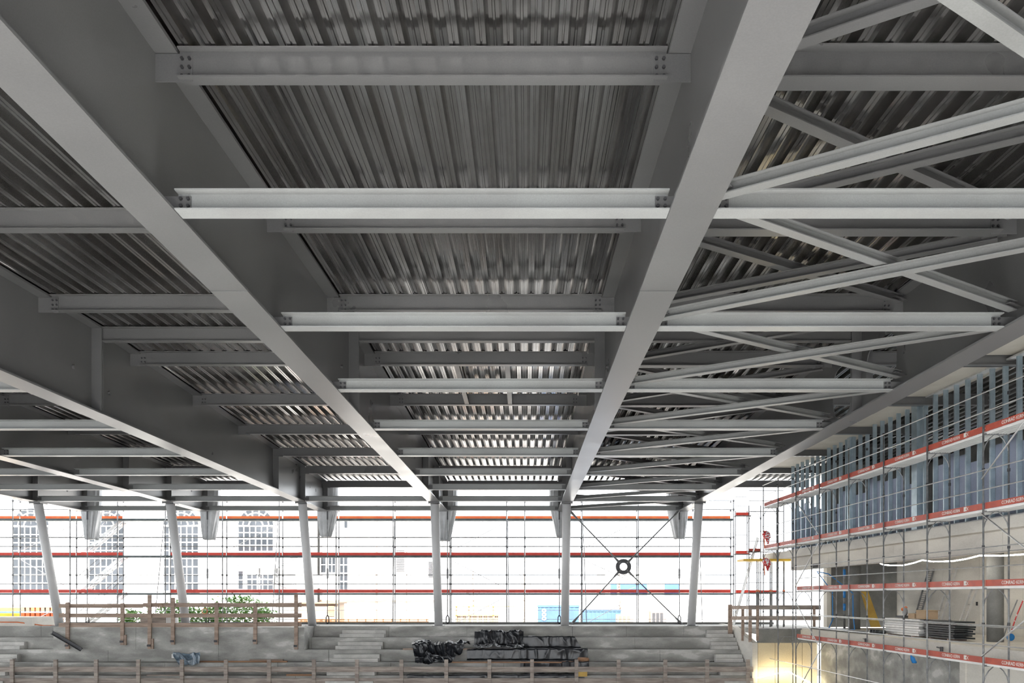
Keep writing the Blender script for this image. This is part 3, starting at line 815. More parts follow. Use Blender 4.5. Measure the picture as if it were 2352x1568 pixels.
# right gallery railing
Zg = 36.45
t = thing('timber_railing', 'brown timber railing on the gallery beside the ladder', 'railing', (12, Zg, -2.1))
for px, y, zb, zt, w in ((1677, 40.0, 1460, 1388, .2), (1706, 38.2, 1471, 1392, .13), (1723, 37.0, 1474, 1392, .14), (1739.5, 36.42, 1471, 1391, .1), (1870, 36.42, 1446, 1391, .1)):
    MB().box(WX(px, y) - w / 2, WX(px, y) + w / 2, y - .05, y + .05, HZ(zb, y), HZ(zt, y)).build('post', 'wood', t)
for py in (1394.5, 1419):
    z = HZ(py, Zg)
    MB().box(WX(1720, Zg), WX(1886, Zg), Zg + .03, Zg + .07, z - .1, z + .1).build('rail_board', 'wood_gr', t)
    MB().bar((WX(1680, 39.9), 39.9, HZ(py, 39.9)), (WX(1720, 37.0), 37.0, HZ(py, 37.0)), .04, .18).build('rail_board', 'wood', t)

# ------------------------------------------------------------------ black plastic sheets on the terraces
def drape(label, xa, xb, prof, amp, seed, nx=110, sub=9, taper=None, name='plastic_sheet', m='tarp', lift=.03):
    pts = []
    for (a, c) in zip(prof, prof[1:]):
        for i in range(sub): 
            f = i / sub; pts.append((a[0] + (c[0] - a[0]) * f, a[1] + (c[1] - a[1]) * f))
    pts.append(prof[-1])
    b = MB(); n = len(pts)
    vs = []
    for i, (y, z) in enumerate(pts):
        f = i / (n - 1)
        l, r = (xa, xb) if taper is None else taper(f)
        for j in range(nx + 1):
            x = l + (r - l) * j / nx
            p = Vector((x * 1.4 + seed, y * 2.2, z * 2.2))
            p2 = Vector((x * 2.1 + seed + y, (y + z) * .9, seed))
            w = (1 - abs(mnoise.noise(p * .55))) ** 3 * .55 + (1 - abs(mnoise.noise(p2))) ** 4 * .7 + (1 - abs(mnoise.noise(p2 * 2.3))) ** 5 * .18
            w *= amp * 1.3
            e = (mnoise.noise(Vector((x * 1.1, seed, f * 3))) ) * .06
            vs.append((x + e, y - w * .8 - lift, z + w * .8 + lift))
    b.add(vs, [(i * (nx + 1) + j, i * (nx + 1) + j + 1, (i + 1) * (nx + 1) + j + 1, (i + 1) * (nx + 1) + j) for i in range(n - 1) for j in range(nx)])
    o = b.build(name, m, smooth=True)
    return tag(o, label, 'plastic sheet', 'plastic sheeting on the terraces')
def tprof(i0, i1, tread0=.5, end=.9):
    out = []
    for i in range(i0, i1 + 1):
        y0, h = tier(i); y1, _ = tier(i - 1)
        if i == i0: out.append((y0 + tread0 * TD, h))
        out.append((y0 - .0, h + 0.0))
        if i < i1: out.append((y0 - .012, tier(i + 1)[1] + .01))
        else: out.append((y0 - .012, h - TR * end))
    return out
drape('wide black plastic sheet covering the lower terraces behind the front railing', WX(938, 37), WX(1342, 37), tprof(4, 4, .9, .97), .05, 3.1)
drape('black plastic sheet draped over the upper terraces right of middle', WX(1202, 38.5), WX(1312, 38.5), tprof(1, 3, .25, .9), .06, 9.7, taper=lambda f: (WX(1196, 38.5), WX(1306 + 44 * min(1, f * 2.2), 38.5)))
drape('crumpled heap of black plastic sheeting bunched on the terrace edge', WX(938, 38), WX(1078, 38), [(39.4, tier(2)[1] + .10), (39.0, tier(2)[1] + .26), (38.58, tier(2)[1] + .16), (38.45, tier(2)[1] - .25), (38.3, tier(3)[1] + .08), (37.9, tier(3)[1] + .10), (37.6, tier(3)[1] - .12)], .19, 21.4, taper=lambda f: (WX(936 + 22 * f, 38), WX(1078 - 40 * f, 38)))
drape('bunched black plastic sheet hanging from the second terrace left of the draped one', WX(1088, 39), WX(1202, 39), [(39.9, tier(1)[1] + .12), (39.6, tier(1)[1] + .20), (39.45, tier(1)[1] - .1), (39.4, tier(2)[1] + .12), (38.9, tier(2)[1] + .14), (38.6, tier(2)[1] + .02)], .15, 33.0)
drape('thin greyish black plastic sheet flat on the third terrace riser', WX(1072, 38.4), WX(1204, 38.4), [(38.63, tier(2)[1] + .02), (38.56, tier(2)[1] - .02), (38.54, tier(3)[1] + .05), (38.3, tier(3)[1] + .03)], .03, 44.0)
drape('small crumpled blue-grey plastic bag lying on the left terrace', WX(394, 37.4), WX(455, 37.4), [(37.9, tier(3)[1] + .02), (37.88, tier(3)[1] + .3), (37.7, tier(3)[1] + .36), (37.62, tier(3)[1] + .1), (37.58, tier(3)[1] - .2)], .12, 5.0, nx=40, m='bluebag', name='plastic_bag', taper=lambda f: (WX(410 - 16 * math.sin(3.1 * f), 37.4), WX(448 + 10 * math.sin(2 * f), 37.4)))

# battens and planks lying on the terraces
def plank(label, px0, px1, py, Z, w=.12, h=.05, m='wood_or', dz=0):
    a, c = WX(px0, Z), WX(px1, Z); z = HZ(py, Z)
    return tag(MB().box(a, c, Z, Z + w, z, z + h).build('timber_plank', m), label, 'plank', 'loose planks on the terraces')
def plank_t(label, px0, px1, i, off=.1, w=.12, h=.05, m='wood_or'):
    y0, hh = tier(i)
    a, c = WX(px0, y0), WX(px1, y0)
    return tag(MB().box(a, c, y0 + off, y0 + off + w, hh + .001, hh + .001 + h).build('timber_plank', m), label, 'plank', 'loose planks on the terraces')
plank_t('reddish brown plank lying along the foot of the landing block', 411, 605, 2, .02, h=.09)
plank_t('brown plank on the third terrace right of the blue-grey bag', 455, 656, 3, .2, h=.07)
plank_t('short paler plank resting above the brown plank on third terrace', 565, 643, 3, .45, h=.12, m='wood')
plank_t('thin dark plank on the fourth terrace under the front railing', 334, 420, 4, .1, h=.06, m='wood_gr')
plank_t('brown plank on the fourth terrace at the middle aisle', 656, 720, 4, .1, h=.08)
plank_t('warm timber batten along terrace edge in front of crumpled black heap', 925, 1122, 2, .02, h=.07, m='wood')
plank_t('warm timber batten at the edge of the draped black sheet', 1306, 1349, 2, .0, h=.05, m='form')
plank_t('short warm batten sticking out below the draped black sheet', 1290, 1345, 3, .0, h=.07)
plank_t('long warm batten weighing down the wide black sheet', 1028, 1290, 3, -.16, h=.06)
plank_t('yellowish batten at the right end of the lowest black sheet', 1320, 1348, 4, -.2, h=.26, m='ply')
# pipe end seen at the edge of the sheet
y0, hh = tier(3)
tag(MB().tube([(WX(1330, 37.9), 38.1, hh + .13), (WX(1350, 37.9), 37.75, hh + .13)], .11, 16).build('timber_roll', 'wood_or', smooth=True), 'short reddish round log end beside the draped black sheet', 'log')
# leaning steel channel
t = thing('steel_channel', 'dark steel channel leaning diagonally on the landing block', 'channel', P(184, 1490, 38.2))
a, c = Vector(P(119, 1452, 38.45)), Vector((WX(186, 38.2), 38.2, tier(2)[1] + .05))
MB().prof(a, c, [(-.09, -.05), (.09, -.05), (.09, .05), (.07, .05), (.07, -.03), (-.07, -.03), (-.07, .05), (-.09, .05)], up=(0, -1, .2)).build('profile', 'steel_dk', t)
tag(MB().box(WX(392, 38.45), WX(406, 38.45), 38.55, 38.578, HZ(1511, 38.5), HZ(1502, 38.5)).build('white_plate', 'white'), 'small white square plate fixed to the terrace riser', 'plate')
tag(MB().box(WX(-120, 39.5), WX(46, 39.5), 40.5, 42.4, LEDGE + .001, LEDGE + .45).build('concrete_block', 'conc_lt'), 'long pale concrete block on the ledge at far left', 'block')
pts = [P(-60, 1428, 40.42), P(40, 1428.5, 40.42), P(70, 1432, 40.6), P(100, 1436.2, 40.9), P(150, 1436.2, 41)]
tag(MB().tube(pts, .03, 6).build('orange_hose', 'orange_dk', smooth=True), 'thin orange hose trailing over the ledge at far left', 'hose')
def ring_coil(c, r, y, n=26, turns=2):
    return [(c[0] + r * math.cos(2 * math.pi * i / n * 1.0) * (1 + .04 * math.sin(i)), y + .01 * i / n, c[2] + r * math.sin(2 * math.pi * i / n)) for i in range(n * turns)]
tag(MB().tube(ring_coil(P(470, 1403, 38.42), .13, 38.42), .018, 6).build('hose_coil', 'orange_dk', smooth=True), 'small coil of orange hose hung on the left timber railing', 'hose coil', 'coils on the railing')
tag(MB().tube(ring_coil(P(368, 1391.5, 38.42), .11, 38.42), .016, 6).build('rope_coil', 'card', smooth=True), 'small coil of tan rope hung on the left timber railing', 'rope coil', 'coils on the railing')
t = thing('timber_box', 'small weathered timber box standing behind the left railing', 'box', P(350, 1432, 41))
MB().box(WX(322, 40.2), WX(380, 40.2), 40.2, 40.9, LEDGE + .011, HZ(1417, 40.2)).build('front_board', 'wood_gr', t)
MB().box(WX(381, 40.2), WX(396, 40.2), 40.2, 40.9, LEDGE + .011, HZ(1417, 40.2)).build('end_board', 'white', t)

# ------------------------------------------------------------------ rope lights
pts = [P(1742, 1556, 36.4), P(1760, 1551, 36.4), P(1785, 1546, 36.4), P(1812, 1542, 36.4), P(1832, 1553, 36.3), P(1857, 1566, 36.2), P(1880, 1585, 36.2)]
tag(MB().tube(pts, .03, 8).build('rope_light', 'led', smooth=True), 'glowing warm rope light hung on the pale panel wall', 'rope light', 'rope lights')
pts = []
for (px, py) in ((2022, 1294), (2030, 1297), (2050, 1298), (2075, 1298), (2100, 1292), (2119, 1286), (2140, 1289), (2165, 1289), (2190, 1288), (2220, 1283), (2250, 1275.5), (2300, 1276), (2360, 1272), (2420, 1268)):
    s = 27.5
    # point on the plane d = 2.9 of the right building
    Z = (12.59 + 2.45) / ((px - VX) / FPX + .0353)
    pts.append(P(px, py, Z))
tag(MB().tube(pts, .02, 8).build('rope_light', 'led2', smooth=True), 'long white rope light draped below the concrete beam', 'rope light', 'rope lights')

# ------------------------------------------------------------------ stored material in the open storey
def fbox(name, m, s0, s1, d0, d1, z0, z1, parent=None):
    return fbar(MB(), s0, s1, d0, d1, z0, z1).build(name, m, parent)
FZ = -1.45
a, c = F(35.2, 4.3, FZ), F(37.3, 5.3, FZ)
t = thing('shuttering_board', 'yellow shuttering board leaning against the storey end wall', 'board', P(2000, 1440, 36))
q = [Vector(P(2000, 1440, 35.6)), Vector(P(2023, 1440, 35.2))]
tp_ = [Vector(P(1975, 1352, 37.6)), Vector(P(1992, 1352, 37.2))]
MB().plate([q[0], q[1], tp_[1], tp_[0]], (.03, .05, .0)).build('board', 'ply', t)
random.seed(5)
t = thing('profile_stack', 'stack of bright aluminium profiles in plastic on the storey floor', 'stack', F(29.2, 2.7, FZ), 'stacked profiles')
for r in range(7):
    for j in range(3):
        o = random.uniform(-.08, .08)
        fbox('profile', 'white' if (r + j) % 3 else 'alu', 27.95 + o, 30.45 + o, 2.2 + j * .22, 2.41 + j * .22, FZ + .06 + r * .085, FZ + .135 + r * .085, t)
for s in (28.3, 30.0): fbox('bearer', 'wood', s, s + .1, 2.15, 2.9, FZ, FZ + .06, t)
t = thing('profile_stack', 'stack of black rubber-edged profiles beside the bright stack', 'stack', F(26.6, 2.9, FZ), 'stacked profiles')
for r in range(8):
    o = random.uniform(-.12, .12)
    fbox('profile', 'black', 26.0 + o, 27.8 + o * .4, 2.3 + o * .3, 2.95, FZ + .06 + r * .075, FZ + .115 + r * .075, t)
for s in (26.3, 27.4): fbox('bearer', 'wood', s, s + .1, 2.3, 2.9, FZ, FZ + .06, t)
for lab, s0, s1, d0, d1, z0, z1 in (('larger cardboard box on top of the stacked profiles', 27.75, 28.35, 2.3, 2.75, FZ + .665, FZ + .98), ('smaller open cardboard box on the bright profile stack', 28.45, 28.9, 2.3, 2.65, FZ + .665, FZ + .85)):
    t = thing('cardboard_box', lab, 'box', F((s0 + s1) / 2, d0, z0), 'cardboard boxes')
    fbox('carton', 'card', s0, s1, d0, d1, z0, z1, t)
    fbox('flap', 'card', s0 - .12, s0, d0, d1, z1 - .015, z1, t)
    fbox('tape', 'form', s0, s1, (d0 + d1) / 2 - .025, (d0 + d1) / 2 + .025, z1, z1 + .003, t)
t = thing('power_tool', 'small dark power tool standing on the bright profile stack', 'tool', F(29.6, 2.5, FZ + .66))
fbox('base', 'steel_dk', 29.3, 29.8, 2.3, 2.7, FZ + .665, FZ + .75, t)
x, y, z = F(29.5, 2.5, FZ + .9)
MB().tube([(x - .03, y, z), (x + .03, y, z)], .15, 20).build('blade_guard', 'galv', t)
MB().tube([(x - .05, y + .1, z + .08), (x + .15, y + .25, z + .14)], .06, 12).build('motor', 'orange_dk', t, smooth=True)
for i, (dd, r, mm, s0, s1) in enumerate(((2.0, .05, 'alu', 30.6, 36.0), (1.85, .045, 'white', 30.4, 35.8), (1.7, .05, 'galv', 30.9, 36.2))):
    tag(MB().tube([F(s0, dd, FZ + r), F(s1, dd, FZ + r)], r, 10).build('metal_pipe', mm, smooth=True), f'{["bright aluminium", "white", "dull zinc"][i]} pipe lying along the slab edge', 'pipe', 'pipes along the slab edge')
for i in range(3):
    tag(MB().tube([F(30.25 + i * .22, 1.75, FZ + .11), F(30.2 + i * .22, 2.1, FZ + .11)], .075, 12).build('rubber_roll', 'black', smooth=True), f'{["nearest", "middle", "rearmost"][i]} of three small black rolls at the pipe ends', 'roll', 'black rolls on the slab')
pts = [F(35.0, 1.7, FZ + .04), F(34.4, 1.9, FZ + .03), F(33.6, 1.8, FZ + .03), F(33.0, 2.2, FZ + .1), F(33.6, 2.4, FZ + .7), F(33.4, 2.3, FZ + 1.6), F(33.2, 1.2, .95), F(33.1, .68, 1.05), F(33.3, 1.4, .2), F(34.2, 1.8, FZ + .5), F(34.9, 1.9, FZ + .02), F(35.6, 1.8, FZ + .03)]
sm = []
for i in range(len(pts) - 1):
    for k in range(6):
        f = k / 6; sm.append(tuple(pts[i][j] + (pts[i + 1][j] - pts[i][j]) * f for j in range(3)))
tag(MB().tube(sm, .022, 6).build('blue_hose', 'bluerope', smooth=True), 'blue hose looped over the scaffold and along the slab edge', 'hose')
x, y, _ = F(34.9, 2.6, 0)
t = thing('formwork_prop', 'steel formwork prop with blue bands behind the gallery railing', 'prop', (x, y, FZ), 'formwork props')
MB().tube([(x, y, FZ), (x, y, 1.86)], .05, 10).build('tube', 'galv', t, smooth=True)
for zz in (.9, -.05, -.6): MB().tube([(x, y, zz), (x, y, zz + .3)], .058, 10).build('band', 'bluerope', t, smooth=True)
for i in range(8):
    s = 37.3 + .18 * (i % 4); d = .75 + .22 * i
    x, y, _ = F(39.2 + .5 * (i % 3), d - .6, 0)
    t = thing('formwork_prop', f'{ORD[i]} thin steel prop from the left in the row under the slab corner', 'prop', (x, y, LEDGE), 'formwork props')
    MB().tube([(x, y, LEDGE), (x, y, .3)], .03, 8).build('outer_tube', 'galv', t, smooth=True)
    MB().tube([(x, y, .3), (x, y, 1.75)], .022, 8).build('inner_tube', 'galv', t, smooth=True)
    MB().tube([(x, y, .24), (x, y, .34)], .045, 8).build('collar', 'orange_dk', t)
tag(MB().box(F(39.8, 0, 0)[0] - .5, F(39.8, 2.0, 0)[0], 39.1, 40.3, 1.76, 1.86).build('formwork_beam', 'yellow'), 'yellow formwork beam resting on the thin props', 'beam')
fbox('corner_slab', 'conc_lt', S1 + 1.01, 41.2, 1.1, 4.0, 1.865, 2.19, ub)
for i, (z, lab) in enumerate(((3.02, 'upper red and white bundle tied to the far scaffold post'), (1.75, 'lower red and white bundle hanging on the far scaffold post'))):
    x, y, _ = F(37.5, -.05, 0)
    t = thing('hanging_bundle', lab, 'bundle', (x, y, z - .4), 'red and white bundles')
    b = MB()
    b.tube([(x, y, z), (x + .1, y - .05, z - .12), (x + .2, y - .06, z - .3)], [.14, .19, .12], 12); b.build('body', 'redwhite', t, smooth=True)
    MB().tube([(x, y, z + .1), (x + .02, y, z - .75)], .025, 6).build('chain', 'orange_dk', t)
    MB().tube([(x + .15, y - .05, z - .3), (x + .17, y - .05, z - .55)], [.1, .04], 10).build('hook_block', 'redwhite', t, smooth=True)
# wall sockets, post and tripods at the back wall
for i, s in enumerate((31.5, 29.9, 28.5)):
    tag(fbox('wall_box', 'steel_dk', s, s + .07, 6.36, 6.4, -.35, -.2), f'{["left", "middle", "right"][i]} small dark junction box on the storey back wall', 'junction box', 'junction boxes')
t = thing('perforated_post', 'tall perforated metal post at the right picture edge', 'post', F(25.2, 5.0, FZ))
fbox('rail', 'galv', 25.2, 25.28, 5.6, 5.66, FZ, 1.86, t)
for q in range(26): fbox('slot', 'black', 25.215, 25.265, 5.595, 5.6, FZ + .1 + q * .12, FZ + .16 + q * .12, t)
t = thing('work_tripod', 'slim metal tripod standing by the storey back wall', 'tripod', F(26.9, 5.6, FZ))
for ds, dd in ((-.3, 0), (.3, .15), (0, -.3)):
    MB().tube([F(26.9 + ds, 5.6 + dd, FZ), F(26.9, 5.6, FZ + 1.1)], .016, 6).build('leg', 'galv', t)
t = thing('tubular_trolley', 'red and grey tubular trolley behind the near concrete column', 'trolley', F(26.5, 4.4, FZ))
MB().tube([F(26.3, 4.3, FZ + .1), F(26.25, 4.5, FZ + .8), F(26.2, 4.7, FZ + 1.35)], .02, 8).build('frame', 'redwhite', t)
MB().tube([F(26.6, 4.3, FZ + .1), F(26.55, 4.5, FZ + .8), F(26.5, 4.7, FZ + 1.35)], .02, 8).build('frame', 'galv', t)
MB().tube([F(26.2, 4.3, FZ + .12), F(26.26, 4.3, FZ + .12)], .12, 16).build('wheel', 'bluerope', t)
t = thing('timber_shelf', 'pale timber shelf stack at the right picture edge', 'shelf', F(23.4, 4.5, FZ))
for q in range(3): fbox('shelf_board', 'form', 22.2, 24.6, 5.3, 5.9, FZ + .25 + q * .42, FZ + .32 + q * .42, t)
for s in (22.2, 24.5): fbox('upright', 'wood', s, s + .1, 5.3, 5.9, FZ, FZ + 1.3, t)
# formwork wing nuts on the slab face
for i, s in enumerate((30.4, 25.3)):
    t = thing('tie_bar', f'dark formwork tie bar sticking from the slab edge, {["further", "nearer"][i]} one', 'tie bar', F(s, 1.2, -1.68), 'formwork ties')
    MB().tube([F(s, 1.36, -1.6), F(s - .55, 1.24, -1.62)], .022, 6).build('bar', 'steel_dk', t)
    MB().tube([F(s - .5, 1.23, -1.56), F(s - .5, 1.23, -1.70)], .05, 8).build('wing_nut', 'steel_dk', t)
for i in range(5):
    tag(fbox('pale_board', 'cream' if i % 2 else 'wood', 20.6 + .2 * i, 23.6 + .25 * i, 2.6 + .1 * i, 3.2 + .1 * i, -3.66 + .07 * i, -3.6 + .07 * i), f'{ORD[i]} board from the bottom of the pile inside the lower opening', 'board', 'board pile in the lower opening')
fbox('pile_bearer', 'wood', 20.5, 24.8, 2.7, 3.3, -7, -3.66, lw)
t = thing('net_bag', 'small blue net bag hanging below the scaffold deck', 'net bag', F(25.8, .7, -2.6))
x, y, _ = F(25.8, .85, 0)
MB().tube([(x + .12, y, -2.13), (x + .04, y, -2.1), (x, y, -2.0), (x - .06, y, -1.9)], [.03, .07, .07, .02], 12).build('net', 'bluerope', t, smooth=True)
MB().tube([(x - .06, y, -1.92), (x - .06, y, -1.79)], .008, 5).build('cord', 'bluerope', t)

# ------------------------------------------------------------------ outside
gr = structure('ground', 'bright construction-site ground outside the hall', (0, 70, GROUND))
MB().box(-130, 110, 43.3, 190, GROUND - .3, GROUND).build('ground_sheet', 'ground', gr)
ZB = 62.0
bl = thing('white_building', 'long white building with tall arched many-paned windows', 'building', (-25, ZB, GROUND))
MB().box(-75, WX(698, ZB), ZB, ZB + 12, GROUND, 16).build('wall', 'facade', bl)
MB().box(-75, WX(698, ZB) + .1, ZB - .12, ZB - .001, GROUND, HZ(1392, ZB)).build('plinth', 'facade', bl)
MB().box(-75, WX(698, ZB) + .1, ZB - .16, ZB - .001, HZ(1392, ZB), HZ(1388, ZB)).build('string_course', 'brown', bl)
_pc = {}
def pane_mesh(w, h):
    k = (round(w, 3), round(h, 3))
    if k not in _pc:
        _pc[k] = MB().box(-w / 2, w / 2, -.012, 0, -h / 2, h / 2).mesh('pane', 'glass')
    return _pc[k]
def sector(xc, zc, r0, r1, a0, a1, y, parent, n=6):
    pts = [(xc + r1 * math.cos(a0 + (a1 - a0) * i / n), y, zc + r1 * math.sin(a0 + (a1 - a0) * i / n)) for i in range(n + 1)]
    if r0 > .01: pts += [(xc + r0 * math.cos(a1 - (a1 - a0) * i / n), y, zc + r0 * math.sin(a1 - (a1 - a0) * i / n)) for i in range(n + 1)]
    else: pts.append((xc, y, zc))
    return MB().plate(pts, (0, .012, 0)).build('pane', 'glass', parent)
def arched_window(bld, px0, px1, py_top, py_bot, Z, cols, rows, y, arch=True):
    x0, x1, zb, zt = WX(px0, Z), WX(px1, Z), HZ(py_bot, Z), HZ(py_top, Z)
    w = x1 - x0; xc = (x0 + x1) / 2
    fr = MB()
    zs = zt - w / 2 if arch else zt
    g = .07
    fr.box(x0 - .08, x0, y - .06, y - .002, zb, zs); fr.box(x1, x1 + .08, y - .06, y - .002, zb, zs); fr.box(x0 - .08, x1 + .08, y - .1, y - .002, zb - .1, zb)
    cw, rh = w / cols, (zs - zb) / rows
    for i in range(1, cols): fr.box(x0 + i * cw - g / 2, x0 + i * cw + g / 2, y - .05, y - .002, zb, zs)
    for j in range(1, rows + 1): fr.box(x0, x1, y - .055, y - .002, zb + j * rh - g / 2, zb + j * rh + g / 2)
    win = fr.build('window', 'white', bld)
    for i in range(cols):
        for j in range(rows):
            inst('pane', pane_mesh(cw - g, rh - g), (x0 + (i + .5) * cw, y - .004, zb + (j + .5) * rh), win)
    if arch:
        R1 = w / 2
        for i in range(2): sector(xc, zs + .05, .02, R1 * .36, i * math.pi / 2 + .06, (i + 1) * math.pi / 2 - .06, y - .016, win)
        for i in range(5): sector(xc, zs + .05, R1 * .44, R1 * .7, i * math.pi / 5 + .07, (i + 1) * math.pi / 5 - .07, y - .016, win)
        for i in range(7): sector(xc, zs + .05, R1 * .77, R1 * .99, i * math.pi / 7 + .05, (i + 1) * math.pi / 7 - .05, y - .016, win)
for a, c in ((30, 112), (205, 285), (376, 456), (547, 628)):
    arched_window(bl, a, c, 1168, 1357 if a < 500 else 1266, ZB, 6, 8 if a < 500 else 4, ZB)
arched_window(bl, 547, 559, 1310, 1353, ZB, 1, 2, ZB, False)
arched_window(bl, 567, 628, 1318, 1354, ZB, 5, 3, ZB, False)
for a in (-141,):
    arched_window(bl, a, a + 80, 1168, 1357, ZB, 6, 8, ZB)
# second, set back wing with plain windows
ZC = 66.0
b2 = thing('side_building', 'white side wing with dark square-paned windows and a small stair', 'building', (-10, ZC, GROUND))
MB().box(-17.1, WX(1010, ZC), ZC, ZC + 12, GROUND, 13).build('wall', 'facade', b2)
MB().box(-17.1, WX(1010, ZC), ZC - .2, ZC - .001, HZ(1381, ZC), HZ(1377.5, ZC)).build('string_course', 'brown', b2)
for a, c, t_, bt, cc, rr in ((737, 749, 1278, 1315, 1, 2), (754, 771, 1278, 1315, 2, 2), (780, 799, 1278, 1354, 2, 4)):
    arched_window(b2, a, c, t_, bt, ZC, cc, rr, ZC, False)
arched_window(b2, 738, 748, 1190, 1213, ZC, 1, 1, ZC, True)
arched_window(b2, 790, 799, 1190, 1213, ZC, 1, 1, ZC, True)
for (a, c, t_, bt, n) in ((910, 929, 1264, 1315, 13), (984, 998, 1290, 1328, 12)):
    for q in range(n):
        z = HZ(t_ + (bt - t_) * q / n, ZC)
        MB().bar((WX(a, ZC), ZC - .03, z), (WX(c, ZC), ZC - .03, z), .06, .07).build('louvre_slat', 'steel_dk', b2)
for px, wd in ((865, .1), (934, .05)):
    MB().tube([(WX(px, ZC), ZC - .08, GROUND + .8), (WX(px, ZC), ZC - .08, 9)], wd * .6, 8).build('downpipe', 'shed', b2, smooth=True)
# external stair with railing
es = thing('outside_stair', 'pale metal stair with barred railing climbing the white building', 'stair', (WX(640, 58), 58, GROUND))
zl = HZ(1300, 58)
MB().box(WX(585, 58), WX(640, 58), 57.2, 61.9, zl - .15, zl).build('landing', 'white', es)
for i in range(12):
    f = i / 11
    px = 640 + 75 * f; py = 1302 - 48 * f
    x, z = WX(px, 58), HZ(py, 58)
    MB().box(x - .12, x + .18, 57.3, 58.5, z - .05, z).build('tread', 'galv', es)
for px in range(584, 642, 7):
    MB().tube([(WX(px, 57.2), 57.2, zl), (WX(px, 57.2), 57.2, zl + 1.05)], .02, 6).build('baluster', 'galv', es)
MB().tube([(WX(583, 57.2), 57.2, zl + 1.05), (WX(642, 57.2), 57.2, zl + 1.05), (WX(715, 57.2), 57.2, zl + 2.6)], .03, 6).build('handrail', 'white', es)
MB().tube([(WX(545, 57.2), 57.2, zl + .05), (WX(600, 57.2), 57.2, zl + .05), (WX(690, 57.2), 57.2, HZ(1350, 57.2))], .035, 6).build('handrail', 'galv', es)
for px in (596, 636): MB().tube([(WX(px, 58), 58, GROUND), (WX(px, 58), 58, zl - .15)], .07, 8).build('post', 'galv', es)
for i in range(14):
    x = WX(722 + 1.0 * i * 1.35, 60)
    MB().tube([(x, 60, HZ(1350, 60)), (x, 60, HZ(1320, 60))], .025, 6).build('baluster', 'white', es)
# shed
sh = thing('timber_shed', 'low beige timber shed under the sloping canopy', 'shed', (WX(730, 52), 52, GROUND))
MB().box(WX(690, 52), WX(775, 52), 52, 54, GROUND, HZ(1386, 52)).build('wall', 'shed', sh)
MB().plate([(WX(640, 51.5), 51.5, HZ(1392, 51.5)), (WX(712, 51.5), 51.5, HZ(1366, 51.5)), (WX(712, 54), 54, HZ(1366, 51.5)), (WX(640, 54), 54, HZ(1392, 51.5))], (0, 0, .08)).build('canopy', 'galv', sh)
MB().box(WX(754, 52), WX(768, 52), 51.96, 51.999, HZ(1415, 52), HZ(1390, 52)).build('window', 'brown', sh)
MB().box(WX(688, 52), WX(780, 52), 51.8, 54.1, HZ(1386, 52), HZ(1383, 52)).build('eaves_board', 'brown', sh)
# orange barrier fence
of = thing('barrier_fence', 'low orange mesh barrier along the site road', 'fence', (WX(840, 50), 50, GROUND))
for i in range(16):
    x = WX(680 + 20 * i, 50)
    MB().box(x - .04, x + .04, 50, 50.06, GROUND, HZ(1420, 50)).build('post', 'white', of)
for py in (1423, 1427, 1431):
    MB().box(WX(680, 50), WX(985, 50), 49.97, 49.99, HZ(py + 1.2, 50), HZ(py - .6, 50)).build('band', 'orange', of)
# palisade
pl = thing('timber_palisade', 'brown timber palisade with yellow guard rail beyond the scaffold', 'fence', (WX(1095, 55), 55, GROUND))
for i in range(24):
    x = WX(1046 + 4.1 * i, 55)
    MB().box(x, x + .115, 55, 55.05, GROUND, HZ(1411 + (i * 37 % 5) * .5, 55)).build('pale', 'brown' if i % 3 else 'wood', pl)
for px in (1046, 1075, 1131): MB().box(WX(px, 54.9), WX(px + 4, 54.9), 54.9, 54.98, GROUND, HZ(1391, 55)).build('guard_post', 'brown', pl)
MB().box(WX(1043, 54.9), WX(1187, 54.9), 54.85, 54.9, HZ(1393, 55), HZ(1391, 55)).build('guard_rail', 'yellow', pl)
MB().box(WX(1043, 54.9), WX(1147, 54.9), 54.85, 54.9, HZ(1413, 55), HZ(1411.5, 55)).build('guard_rail', 'yellow', pl)
# containers
def container(label, px0, px1, py, Z, m, depth=2.4):
    x0, x1, zt = WX(px0, Z), WX(px1, Z), HZ(py, Z)
    t = thing('site_container', label, 'container', ((x0 + x1) / 2, Z, GROUND), 'blue containers on site')
    MB().box(x0, x1, Z, Z + depth, GROUND + .1, zt).build('body', m, t)
    n = int((x1 - x0) / .3)
    for i in range(n):
        x = x0 + .1 + i * (x1 - x0 - .2) / n
        MB().box(x, x + .12, Z - .03, Z - .001, GROUND + .2, zt - .12).build('corrugation', m, t)
    MB().box(x0 - .03, x1 + .03, Z - .05, Z + depth, zt - .1, zt + .04).build('top_rail', m, t)
    MB().box(x0, x1, Z - .04, Z + depth, GROUND, GROUND + .12).build('bottom_rail', m, t)
    return t, x0, x1, zt
ct, x0, x1, zt = container('long blue site container with white round marks behind the fifth column', 1236, 1330, 1391, 58, 'blue')
for q in range(3):
    xx, zz = WX(1249.5, 58), HZ(1402 + 9 * q, 58)
    b = MB(); n = 16
    for i in range(n):
        a, c = 2 * math.pi * i / n, 2 * math.pi * (i + 1) / n
        pt = lambda r, an, y: (xx + r * math.cos(an), y, zz + r * .9 * math.sin(an))
        b.hexa([pt(.07, a, 57.93), pt(.16, a, 57.93), pt(.16, c, 57.93), pt(.07, c, 57.93)], [pt(.07, a, 57.97), pt(.16, a, 57.97), pt(.16, c, 57.97), pt(.07, c, 57.97)])
    b.build('round_mark', 'white', ct)
container('shorter blue site container behind the cross tie rods', 1338, 1426, 1401, 60, 'blue')
hall = thing('far_hall', 'distant pale hall with dark blue window bands behind the cross tie', 'building', (8, 100, GROUND))
MB().box(WX(1390, 100), WX(1620, 100), 100, 112, GROUND, HZ(1300, 100)).build('wall', 'facade', hall)
